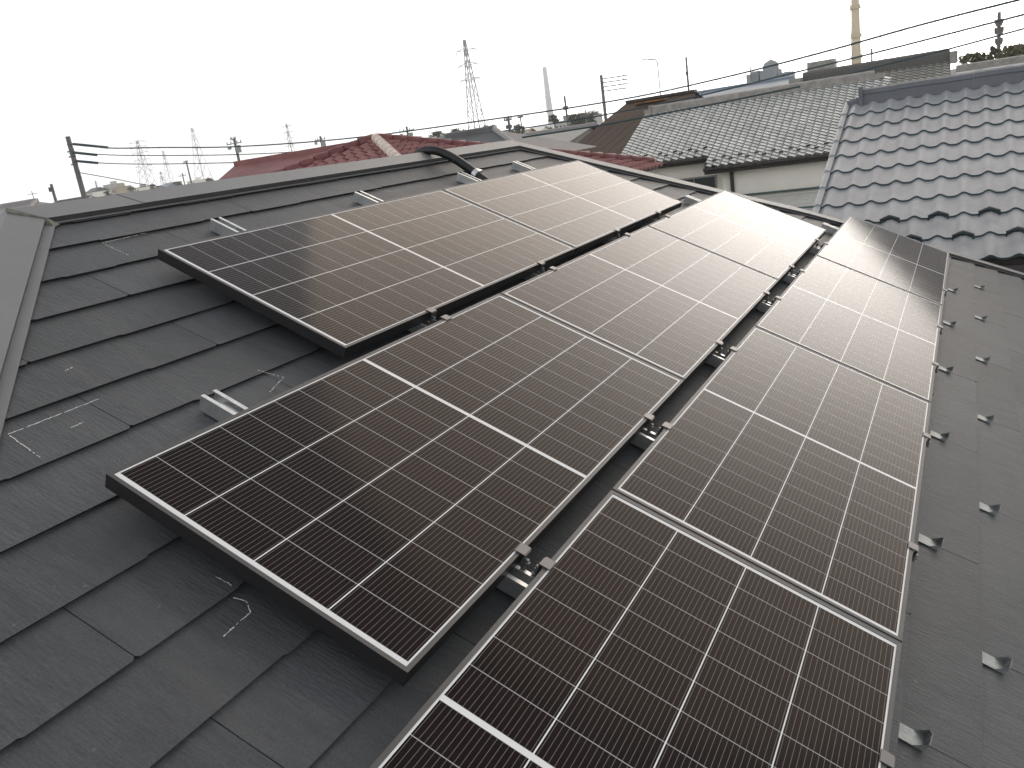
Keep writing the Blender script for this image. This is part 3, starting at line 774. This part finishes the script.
b=MB(); b.box(((xa+xb)/2,p0.y,zB+.05),(xb-xa,.5,.12)); child(b.build('ridge_flashing',mat('dark_brown_flashing',(.035,.022,.018),.5)),br)
b=MB()
for xx in (.30,.42,.58): 
    q=p0+X_*((xb-xa)*xx)+dB*.8; b.box(tuple(q+Z_*.03),(.55,.9,.05))
child(b.build('rust_patch',M_rust),br)
b=MB(); 
for i in range(0): b.tube([p0+dB*(LB-1.2)+X_*(.6+i*.9),p0+dB*(LB-1.2)+X_*(.6+i*.9)+Z_*.18],.05,6)
eB=p0+dB*LB
wall_with(br,M_wall3,(xa+.4,eB.y+.5,0),(xb+1,p0.y+5,eB.z-.1))

# --- red tiled pyramid roof behind our ridge
rh=empty('neighbour_house','house with a dark red tiled hip roof behind the ridge','house',Vector((-9,14,0)))
AR=17.3; apex=atz(375,139.5,17.0)
tr=math.tan(R(AR))
best=None
for i in range(100,900):
    t=i*.01; q=apex+Vector((t,t,-tr*t)); px,_=proj(q)
    if best is None or abs(px-652)<best[0]: best=(abs(px-652),t)
HS=best[1]
sl_len=HS/math.cos(R(AR))
def rface(dx,dy):
    d=Vector((dx,dy,0)); dn=(d*math.cos(R(AR))+Vector((0,0,-math.sin(R(AR))))); e=Vector((-dy,dx,0)); e=-e if e.cross(dn).z<0 else e
    P=apex-e*HS; 
    # clip by two vertical planes through the hips
    h1=(d+e).normalized(); h2=(d-e).normalized()
    n1=(e-d).normalized(); n2=(-e-d).normalized()
    ml=1.4 if (dx<0 or dy<0) else 1.0; P=apex-e*HS*ml
    tile_face('roof_tiles',[M_redtile,M_redridge],rh,P,e,dn,2*HS*ml,sl_len*ml,.26,.28,prof_s,.022,nper=8,clips=((apex,n1),(apex,n2)))
for d_ in ((0,-1),(1,0),(0,1),(-1,0)): rface(*d_)
def hip_tiles(c,mt,n0=0):
    ml=1.4 if c==(-1,-1) else 1.0
    a=apex+Z_*.0; e_=apex+Vector((c[0]*HS,c[1]*HS,-tr*HS))*ml if False else apex+Vector((c[0]*HS,c[1]*HS,-tr*HS))*ml; L_=(e_-a).length; d=(e_-a).normalized(); q=Vector((-d.y,d.x,0)).normalized(); up=q.cross(d); up=up if up.z>0 else -up
    b=MB(); k_=int(L_/.30)
    for i in range(k_):
        p=a+d*(L_*i/k_); r_=a+d*(L_*(i+1)/k_+.02)
        b.tube([p+up*.035,r_+up*.045],[.085,.100],12)
    child(b.build('hip_tile',mt,smooth=True),rh)
hip_tiles((-1,-1),M_redridge); hip_tiles((1,1),M_redridge); hip_tiles((-1,1),M_redridge); hip_tiles((1,-1),M_pinkridge)
er=apex.z-tr*HS
wall_with(rh,M_wall2,(apex.x-HS+.5,apex.y-HS+.5,0),(apex.x+HS-.5,apex.y+HS-.5,er-.05))
b=MB(); 
for s_ in (-1,1):
    b.box((apex.x,apex.y+s_*(HS+.03),er-.08),(2*HS+.2,.12,.12)); b.box((apex.x+s_*(HS+.03),apex.y,er-.08),(.12,2*HS,.12))
child(b.build('gutter',M_fascia),rh)
# its lower wing with a plain red gable roof
wa=atz(236,164.5,19.5); wb=wa+X_*4.2; dw=slope_vec(24); dw2=slope_vec(24,0,1)
b=MB(); b.face([wa,wa+dw*2.2,wb+dw*2.2,wb]); b.face([wa,wb,wb+dw2*2.2,wa+dw2*2.2]); b.box(((wa.x+wb.x)/2,wa.y,wa.z+.02),(wb.x-wa.x,.14,.10)); child(b.build('wing_roof',M_redtile),rh)
wall_with(rh,M_wall2,(wa.x+.3,wa.y-1.7,0),(wb.x,wa.y+1.7,wa.z-.75),'wing_wall')

# --- plain roofs in the middle distance; px is the ridge left end, the ridge right end, D distance
def simple_house(label,px0,py0,px1,py1,D,mroof,mwall,run=4.5,slope=22,hip=0,grp=None,ridge=True,win=True,name='neighbour_house'):
    a=at(px0,py0,D); c=at(px1,py1,D); z=(a.z+c.z)/2; drop=run*math.tan(R(slope)); base=Vector(((a.x+c.x)/2,a.y,0))
    root=empty(name,label,'house',base,grp)
    xl_,xr_=a.x,c.x; hp=run*hip; y=a.y
    b=MB()
    P=[Vector((xl_,y,z)),Vector((xr_,y,z)),Vector((xr_+hp,y-run,z-drop)),Vector((xl_-hp,y-run,z-drop)),Vector((xl_-hp,y+run,z-drop)),Vector((xr_+hp,y+run,z-drop))]
    b.face([P[0],P[3],P[2],P[1]]); b.face([P[0],P[1],P[5],P[4]])
    if hip: b.face([P[0],P[4],P[3]]); b.face([P[1],P[2],P[5]])
    rf=child(b.build('roof',mroof),root)
    ov=.4; b=MB(); x0_,x1_=xl_-hp+ov,xr_+hp-ov
    b.box(((x0_+x1_)/2,y,(z-drop)/2),(x1_-x0_,2*(run-ov),z-drop))
    if not hip:
        for xx in (x0_,x1_): b.face([(xx,y-run+ov,z-drop),(xx,y+run-ov,z-drop),(xx,y,z-.12)])
    child(b.build('wall',mwall),root)
    if ridge: ridge_bar(root,(xl_,y,z),(xr_,y,z),.12,.14,mroof,name='ridge_cap')
    if ridge and hip:
        for p_,q_ in ((P[0],P[3]),(P[1],P[2])): 
            b=MB(); b.tube([p_+Z_*.03,q_+Z_*.03],.10,6); child(b.build('hip_cap',M_greysheet),root)
    if win:
        k_=max(1,int((x1_-x0_)/2.8))
        for i in range(k_): window(root,(x0_+(i+.5)*(x1_-x0_)/k_,y-run+ov,z-drop-1.3),1.2,1.0)
    return root
simple_house('dark slate hip roofed house just beyond the ridge near the duct',447,137.5,494,129.5,26,M_darkroof,M_wall,run=2.6,slope=22,hip=1)
simple_house('house with a wide pale grey sheet roof left of the rusty roof',500,137,596,127.0,44,M_greysheet,M_wall2,run=5.0,slope=10)
simple_house('long blue-grey sheet roofed warehouse behind the pale tile roof',640,101,795,79.0,62,M_bluesheet,M_greybuild,run=7,slope=11,win=False,name='warehouse')
simple_house('low grey roofed house at the far left edge past the ridge',-60,217,36,201.5,24,M_greysheet,M_wall2,run=3.2,slope=20,hip=.8)
simple_house('grey roofed house behind the large leaning utility pole',58,202,92,196.0,60,M_darkroof,M_wall2,run=4,slope=18,hip=.6)
# ridge antenna-like finial on the far left house
# --- far town
rnd=random.Random(11)
mr=[M_darkroof,M_greysheet,M_brown,M_bluesheet,M_greytile]; mw_=[M_wall,M_wall2,M_wall3]
far=[(96,187.5,9,300,'dark grey',0,'just right of the tiny tower by the leaning pole'),(113,184.5,7,340,'pale cream',1,'left of the lattice pylon with many arms'),(121,187,6,330,'tan',1,'under the left lattice pylon'),
 (142,187.5,10,360,'light grey',1,'between the left lattice pylon and the small faint pylon'),(160,185.5,6,380,'brown',0,'right below the small faint pylon'),(170,182.5,9,330,'blue-grey',0,'left of the thin mast pylon'),(197,180.5,10,360,'cream',1,'at the foot of the thin mast pylon'),
 (524,129.5,12,150,'tan',0,'just right of the cable spacer'),(538,126.5,12,190,'cream',0,'beneath the pale slender chimney'),(553,124.5,10,210,'silver tiled',0,'left of the slim dark pole in the middle'),(567,121.5,12,180,'light grey',1,'right of the slim dark pole in the middle'),
 (583,119,9,170,'brown',0,'beside the low dark tree in the middle'),(505,131.5,10,160,'dark grey',0,'at the foot of the pole with twin insulators'),(590,115.5,14,230,'cream',1,'left of the thick pole base'),(472,133.5,9,200,'tan',0,'at the foot of the tallest pylon'),(960,68,12,120,'light grey',0,'left of the corner pole trees')]
mcol={'dark grey':M_darkroof,'pale cream':M_wall2,'tan':M_wall3,'light grey':M_greysheet,'brown':M_brown,'blue-grey':M_bluesheet,'cream':M_wall,'silver tiled':M_greytile}
for i,(px,py,wp,D,cn,flat,wh) in enumerate(far):
    tp=atz(px,py,D); hw_=wp*D/F/2*1.15; z=tp.z; root=empty('distant_building',f'small distant {cn} {"block" if flat else "house"} {wh}','building',Vector((tp.x,tp.y,0)),'distant buildings on the skyline')
    dz=0 if flat else 1.5
    b=MB(); b.box((tp.x,tp.y,(z-dz)/2),(hw_*2,7,z-dz)); child(b.build('wall',[M_wall,M_wall2,M_wall3][i%3]),root)
    b=MB()
    if flat: b.box((tp.x,tp.y,z+.1),(hw_*2+.4,7.4,.25)); b.box((tp.x+hw_*.3,tp.y,z+.7),(1.6,2,1.1))
    else:
        x0_,x1_=tp.x-hw_-.5,tp.x+hw_+.5
        for sy in (-1,1): b.face([(x0_,tp.y,z),(x0_,tp.y+sy*4.1,z-dz-.1),(x1_,tp.y+sy*4.1,z-dz-.1),(x1_,tp.y,z)][::sy])
        for xx in (x0_+.5,x1_-.5): b.face([(xx,tp.y-3.5,z-dz),(xx,tp.y+3.5,z-dz),(xx,tp.y,z-.1)])
    child(b.build('roof',mcol[cn]),root)
    b=MB()
    for k_ in range(3): b.box((tp.x+(k_-1)*hw_*.6,tp.y-3.5,z-dz-1.3),(hw_*.3,.1,1.2))
    child(b.build('window_row',M_glass),root)

# --- silo-like grey works building with domed tanks
sb=empty('works_building','grey works building with a domed round tower on top','building',at(768,84,200).to_2d().to_3d())
def zat(px,py,D): return at(px,py,D)
D=200
a=zat(746,73,D); c=zat(790,72,D); bse=zat(768,90,D).z
b=MB()
def blk(x0,x1,ytop,dd=0,dp=6):
    p=zat(x0,ytop,D+dd); q=zat(x1,ytop-(x1-x0)*.15,D+dd); z=(p.z+q.z)/2; b.box(((p.x+q.x)/2,p.y+dp/2,z/2),(q.x-p.x,dp,z))
blk(746,750,75); blk(750,758,72,1); blk(757,761,76,2); blk(760,775,71,0,8); blk(775,790,73.5,1)
child(b.build('block',M_greybuild),sb)
b=MB(); p=zat(768,67,D); rr_=1.75
b.tube([(p.x,p.y+3,p.z-3.5),(p.x,p.y+3,p.z+.3),(p.x,p.y+3,p.z+1.0),(p.x,p.y+3,p.z+1.5)],[rr_,rr_,rr_*.75,rr_*.2],16); child(b.build('domed_tower',M_greybuild),sb)
b=MB(); q=zat(750.5,72,D); b.tube([(q.x,q.y,q.z-1),(q.x,q.y,q.z+2.3)],.12,5); b.tube([(p.x,p.y+3,p.z+1.4),(p.x,p.y+3,p.z+2.3)],.1,5); child(b.build('antenna',M_steel),sb)
b=MB(); 
for i in range(3): q=zat(779+i*4,78,D); b.box((q.x,q.y-.1+1,q.z),(.5,.2,.9))
child(b.build('window',M_glass),sb)

# --- chimneys
def chimney(label,pxt,pyt,pxb,pyb,D,wt,wb,mt,bands,extend=0,name='chimney'):
    bt=atz(pxb,pyb,D); tp=atz(pxt,pyt,D); x=bt.x; y=bt.y; zt=tp.z+extend; root=empty(name,label,'chimney',Vector((x,y,0)))
    b=MB(); b.tube([(x,y,0),(x,y,bt.z),(x,y,zt)],[wb*1.2,wb,wt],20); child(b.build('stack',mt,smooth=True),root)
    for py in bands:
        z=atz(pxb,py,D).z; k_=(z-bt.z)/(zt-bt.z); r_=wb+(wt-wb)*k_
        b=MB(); b.tube([(x,y,z-.18),(x,y,z+.18)],r_*1.35,20); b.tube([(x,y,z+.18),(x,y,z+.7)],[r_*1.28,r_*1.28],20,cap=False); child(b.build('gallery_ring',mt),root)
    b=MB(); b.box((x-wb*1.05,y-.2,(bt.z+zt)/2),(.18,.18,zt-bt.z)); child(b.build('ladder',M_concrete),root)
chimney('tall tan chimney with ring galleries rising past the top edge',853,0,857,66,210,.85,1.05,M_tan,[9.5,37,58],extend=9)
chimney('pale slender chimney far off, fading into the white sky',545.5,68,550,112,620,1.5,2.3,M_white,[])

# --- lattice pylons
def pylon(label,pxt,pyt,pxb,pyb,D,halfw,arms,armw,mt=M_steel,th=.10,segs=9,name='lattice_pylon'):
    bt=atz(pxb,pyb,D); tp=atz(pxt,pyt,D); x,y=bt.x,bt.y; zt=tp.z; root=empty(name,label,'pylon',Vector((x,y,0)))
    b=MB(); z0=min(bt.z-6,3)
    def hw(z): 
        k_=(z-z0)/(zt-z0); return halfw*(1-k_)**1.15*1+halfw*.10
    zs=[z0+(zt-z0)*(1-(1-i/segs)**1.25) for i in range(segs+1)]
    for sx,sy in ((1,1),(1,-1),(-1,1),(-1,-1)):
        b.tube([(x+sx*hw(z),y+sy*hw(z),z) for z in zs],th,4)
    for i in range(segs):
        h0,h1=hw(zs[i]),hw(zs[i+1])
        for (ax_,ay_),(bx_,by_) in (((1,1),(1,-1)),((1,-1),(-1,-1)),((-1,-1),(-1,1)),((-1,1),(1,1))):
            b.tube([(x+ax_*h0,y+ay_*h0,zs[i]),(x+bx_*h1,y+by_*h1,zs[i+1])],th*.55,3,cap=False); b.tube([(x+bx_*h0,y+by_*h0,zs[i]),(x+ax_*h1,y+ay_*h1,zs[i+1])],th*.55,3,cap=False)
    child(b.build('lattice_tower',mt),root)
    for py in arms:
        z=atz(pxb,py,D).z if False else zt-(py-pyt)/(pyb-pyt)*(zt-bt.z)
        b=MB(); h_=hw(z)
        for s_ in (-1,1):
            for zz_ in (0,armw*.18): b.tube([(x+s_*h_,y,z+zz_),(x+s_*armw,y,z+armw*.03)],th*.75,3)
            b.tube([(x+s_*armw,y,z),(x+s_*armw,y,z-armw*.32)],th*.8,4)
        child(b.build('cross_arm',mt),root)
pylon('tallest grey lattice pylon with three wide arms, above the duct',463.5,43,477.5,130,350,3.4,[53,67,81],4.6,th=.20)
pylon('lattice pylon with many stacked arms right of the leaning pole',133,142,148.5,186,470,4.2,[144,149,154,161,167,172],6.6,th=.14)
pylon('thin pale mast pylon with wide splayed legs left of the red roof',193,128.5,204,180,520,4.6,[131],.9,th=.15,segs=7)
pylon('small pale pylon behind the left edge of the red roof',286.5,124,292,152,520,2.4,[127,133,139,146],4.0,th=.15,segs=6)
pylon('small faint pylon between the leaning pole and the red roof',163,151,171,184,620,3.6,[155,162],1.4,th=.12,segs=7)
pylon('tiny pylon low on the horizon under the overhead wires',158.5,172,164,186,640,3.0,[174,178,181],3.4,th=.14,segs=5)
pylon('tiny grey tower right beside the large leaning pole',96.5,180.5,99,195,500,1.0,[182],.6,mt=M_greybuild,th=.2,segs=4)

# --- utility poles
def pole(label,pxt,pyt,pyb,D,rad,arms=(),trans=False,extra=None,mt=M_concrete,slant=0):
    tp=atz(pxt,pyt,D); x,y=tp.x,tp.y; root=empty('utility_pole',label,'utility pole',Vector((x,y,0)))
    b=MB(); b.tube([(x,y,0),(x,y,tp.z)],[rad*1.45,rad],12); child(b.build('pole',mt,smooth=True),root)
    for dz,wd,th_ in arms:
        b=MB(); b.box((x,y-rad,tp.z-dz),(wd,.10,.10)); 
        for s_ in (-1,-.45,.45,1): b.tube([(x+s_*wd*.46,y-rad,tp.z-dz+.05),(x+s_*wd*.46,y-rad,tp.z-dz+.28)],.055,6)
        child(b.build('cross_arm',M_concrete),root)
    if trans:
        b=MB(); b.tube([(x+.55,y-.2,tp.z-1.6),(x+.55,y-.2,tp.z-.8)],.30,12); b.tube([(x-.9,y-.1,tp.z-1.1),(x-.9,y-.1,tp.z-.75)],.22,10); child(b.build('transformer',M_galvdull),root)
    return root
pole('large grey concrete pole, thickest one at the left, with bands',67.6,136.5,197,50,.135,mt=mat('pole_concrete',(.115,.112,.105),.8,noise=.2,scale=5))
pl=[o for o in COL.objects if o.name.startswith('utility_pole')][-1]
tp=atz(67.6,136.5,50)
b=MB()
for dz in (.45,.85,1.0,1.15,1.5,1.62,2.0,2.4): b.tube([(tp.x,tp.y,tp.z-dz-.03),(tp.x,tp.y,tp.z-dz+.03)],.16,12); 
for dz in (.85,1.15,1.6): b.box((tp.x-.22,tp.y,tp.z-dz),(.30,.08,.08)); b.box((tp.x+.16,tp.y-.05,tp.z-dz+.1),(.26,.07,.07))
child(b.build('band_clamp',M_concrete),pl)
pole('short grey pole left of the large leaning pole',51,184,201,62,.10,arms=((.5,.5,1),))
pole('utility pole with crossarm and transformer left of the red roof',234,138.5,160,95,.15,arms=((.55,2.3,1),(.1,.8,1)),trans=True)
pole('small pole with crossarm above the red roof, left one',320,136,148,120,.14,arms=((.5,1.9,1),),trans=True)
pole('small pole with crossarm above the red roof, right of its apex',406.5,126.5,140,105,.13,arms=((.5,2.2,1),),trans=True)
pole('thin dark pole rising between the faint pylons',186,160.5,184,140,.12,arms=((.3,1.0,1),))
pole('dark thick pole with five side insulator arms left of the brown roof',601,75,118,62,.11)
pl=[o for o in COL.objects if o.name.startswith('utility_pole')][-1]; tp=atz(601,75,62)
b=MB()
for i,dz in enumerate((.28,.55,.85,1.15)): b.tube([(tp.x,tp.y,tp.z-dz),(tp.x+1.9,tp.y+.3,tp.z-dz-.05)],.035,5); [b.box((tp.x+.6+.35*k_,tp.y+.1,tp.z-dz-.02),(.13,.06,.07)) for k_ in range(4)]
child(b.build('insulator_string',M_concrete),pl)
pole('dark slim pole left of the thick pole, beyond the pale sheet roof',564.5,96,132,80,.09,arms=((1.2,.5,1),))
pole('lone slender pole rising behind the blue-grey warehouse roof',686,57,96,85,.10,arms=((1.7,.25,1),))
pole('short thin post on the skyline right of the tan chimney',871.6,48.5,66,70,.07)
pole('small pole with twin insulators near the far end of our ridge',508,117,133,70,.10,arms=((.25,.7,1),(.9,.5,1)))
pole('tall pole beside the trees in the upper right corner',999.2,12,70,42,.085,arms=((.62,.30,1),(1.0,.36,1),(1.5,.3,1)))
pole('stub pole with crossarm in the left distance',34,199,210,80,.07,arms=((.3,1.4,1),))
pole('tiny pole far off between pylons, left of the red roof',182,173,186,180,.12,arms=((.6,2.2,1),))
pole('slim pole right of the pale slender chimney',585,110,130,90,.08,arms=((.6,.8,1),))
# thin pale street lamp
tp=atz(654.5,60,75); root=empty('street_lamp','pale thin street lamp above the rusty roof','street lamp',Vector((tp.x,tp.y,0)))
b=MB(); b.tube([(tp.x+.3,tp.y,0),(tp.x+.25,tp.y,tp.z-.3),(tp.x+.1,tp.y,tp.z),(tp.x-.7,tp.y,tp.z+.2)],.05,8); child(b.build('mast',M_galvdull),root)
b=MB(); b.box((tp.x-.95,tp.y,tp.z+.2),(.6,.2,.1)); child(b.build('lamp_head',M_white),root)

# --- overhead wires
def wire(label,pts,rad,mt=M_wire,grp='overhead wires across the skyline'):
    P=catmull([atz(*p) for p in pts],8); b=MB(); b.tube(P,rad,6); o=b.build('overhead_wire',mt,local=P[0]); o.location=P[0]; tag(o,label,'wire',grp); return o
wire('highest wire, from the leaning pole over the duct to the top right corner',[(71,144,50),(110,148,49),(160,147.5,48),(239,146.5,47),(350,138.2,45),(480,121,43),(620,99.7,40),(720,78.4,37),(820,53,33),(920,25,30),(1030,-3,27)],.040)
wire('second of the three wires leaving the leaning pole',[(72,152.5,50),(112,155,49.6),(160,155.5,49),(239,154.5,48),(330,150,47),(420,143,46)],.030)
wire('third of the three wires leaving the leaning pole',[(74,161,50),(112,163.5,49.6),(160,164,49),(239,162.5,48),(330,160,47)],.030)
wire('thin wire sagging down to the right from the leaning pole',[(79,172.5,50),(110,178,52),(150,185.5,55),(190,190,58)],.026)
wire('middle wire, from the cable spacer over the brown roof to the right edge',[(500,131.5,44),(540,125.7,42),(601,115.5,40),(698,96,37),(801,71,34),(880,51.5,31),(950,33.5,29),(1030,13,27)],.036)
wire('lowest thick wire, crossing the rusty roof and the pale tile ridge',[(522,137.5,24),(600,125.5,24),(640,118,24),(720,102.8,24),(800,86.5,24)],.028)
wire('thin wire at the right edge reaching the tall corner pole',[(800,86.5,36),(870,68.5,34.5),(947,49.5,32),(1030,27,30)],.036)
for i,(x0,y0,x1,y1,D) in enumerate([(73,144,108,147.5,49.5),(74,152.5,97,155,49.7),(76,161,98,163,49.7)]):
    b=MB(); a=atz(x0,y0,D); c=atz(x1,y1,D); b.tube([Vector((0,0,0)),c-a],.075,8); o=b.build('wire_sleeve',M_wire); o.location=a
    tag(o,f'dark insulating sleeve on the {["top","middle","lower"][i]} wire beside the leaning pole','wire sleeve','dark sleeves at the leaning pole')
# spacer post tying three wires together
a=atz(520.3,116.5,43); c=atz(523,137.5,43); root=empty('cable_spacer','thin dark spacer bar tying three wires together','cable spacer',c)
b=MB(); b.tube([a,c],.03,6); child(b.build('bar',M_wire),root)
for p_ in ((520.3,117),(521.6,127.5),(523,137.3)):
    q=atz(*p_,43); b=MB(); b.box(tuple(q),(.28,.10,.08)); child(b.build('spacer_clamp',M_wire),root)
# rooftop TV aerial on the far-left house
q=atz(34.5,201,24); root=empty('tv_aerial','small TV aerial on the far left roof','aerial',q)
b=MB(); b.tube([q,q+Z_*.28],.012,6); child(b.build('mast',M_galvdull),root)
b=MB(); b.tube([q+Z_*.20-X_*.14,q+Z_*.20+X_*.14],.008,5)
for k_ in range(5): b.tube([q+Z_*.20+X_*(-.12+.06*k_)-Y_*.08,q+Z_*.20+X_*(-.12+.06*k_)+Y_*.08],.006,4)
child(b.build('element',M_galvdull),root)

# --- trees
def tree(label,px,pyt,pyb,D,wpx,seed,name='tree',leaf=M_leaf,dens=900,lean=0):
    rnd=random.Random(seed); top=at(px,pyt,D); x,y=top.x,top.y; H_=top.z; wd=wpx*D/F/2; crown=max(.8,(at(px,pyt,D).z-at(px,pyb,D).z)*1.6)
    root=empty(name,label,'tree',Vector((x,y,0)))
    b=MB(); b.tube([(x,y,0),(x+.1,y,H_*.5),(x,y,H_-crown*.25)],[.18,.13,.04],8)
    tips=[]
    for i in range(9):
        a=rnd.uniform(0,6.28); z=H_-crown*rnd.uniform(.15,.85); q=Vector((x+math.cos(a)*wd*.75*rnd.uniform(.4,1),y+math.sin(a)*wd*.75,z+.2)); b.tube([(x,y,z-.5),q],[.05,.015],5); tips.append(q)
    child(b.build('trunk',M_bark),root)
    b=MB()
    cl=[Vector((x+rnd.uniform(-.8,.8)*wd,y+rnd.uniform(-.8,.8)*wd,H_-crown*.12-rnd.random()**1.2*crown*.8)) for _ in range(16)]+[Vector((x,y,H_-crown*.1))]
    for _ in range(int(dens*1.8)):
        c=rnd.choice(cl); r_=wd*.36; v=Vector((rnd.gauss(0,1),rnd.gauss(0,1),rnd.gauss(0,.7)))*r_*.55; p=c+v
        if p.z>H_: p.z=H_-rnd.random()*.2
        s_=rnd.uniform(.05,.12)*max(1,D/75); n_=Vector((rnd.gauss(0,1),rnd.gauss(0,1),rnd.gauss(0,1))).normalized(); t_=n_.orthogonal().normalized(); u_=n_.cross(t_)
        b.face([p+t_*s_,p+u_*s_*.6,p-t_*s_,p-u_*s_*.6])
    child(b.build('crown',leaf),root)
tree('rounded dark evergreen left of the tall pylon base',437,131.5,142,110,22,1)
tree('second dark evergreen, nearer the tall pylon base',455,129,140,112,20,2)
tree('olive tree right of the tall pylon base',486,126,134,130,18,3)
tree('small bare-topped tree below the pale slender chimney',553,113.5,127,95,11,4,dens=400)
tree('low dark tree left of the thick pole',580,113,124,100,20,5)
tree('low tree just left of the rusty roof ridge',592,112,122,96,14,6,dens=500)
M_leaf2=mat('dry_olive_leaf',(.12,.115,.06),.8,noise=.4,scale=3,rand=.3)
tree('upright olive tree left of the corner pole at the upper right',975,53,68,46,22,7,leaf=M_leaf2)
tree('dense dark evergreen behind the corner pole at the upper right',992,44,68,50,9,8,dens=260)
tree('olive tree right of the corner pole at the right edge',1015,45,68,46,30,9,leaf=M_leaf2,dens=1100)
tree('round dark shrub-like tree right of the leaning pole',107,190.5,198,90,9,10,dens=300)

for i,(px,pt,pb,D,wp,lb) in enumerate([(130,186.5,191,200,9,'low olive tree clump under the lattice pylon with many arms'),(152,184,189,210,8,'small grey-green tree left of the small faint pylon'),(178,181.5,186,190,10,'small tree between the faint pylon and the mast pylon'),
        (210,178,183,150,10,'pale olive tree touching the left corner of the red roof'),(518,124,133,130,12,'olive tree behind the cable spacer'),(572,114,126,120,14,'leafless looking olive tree right of the slim dark pole')]):
    tree(lb,px,pt,pb,D,wp,30+i,leaf=M_leaf2,dens=450)
# ------------------------------------------------------------------ haze over the town
bm=bmesh.new(); bmesh.ops.create_cube(bm,size=1)
for v in bm.verts: v.co=Vector((v.co.x*2100-100,v.co.y*1200+500,(v.co.z+.5)*100-1))
me=bpy.data.meshes.new('haze'); bm.to_mesh(me); bm.free(); hzo=new_obj('haze',me); tag(hzo,kind='stuff')
mt=bpy.data.materials.new('haze'); mt.use_nodes=True; n=mt.node_tree; n.nodes.clear()
o_=n.nodes.new('ShaderNodeOutputMaterial'); pv=n.nodes.new('ShaderNodeVolumePrincipled'); pv.inputs['Density'].default_value=.0007; pv.inputs['Color'].default_value=(1,1,1,1); pv.inputs['Anisotropy'].default_value=0
n.links.new(pv.outputs[0],o_.inputs['Volume']); me.materials.append(mt)
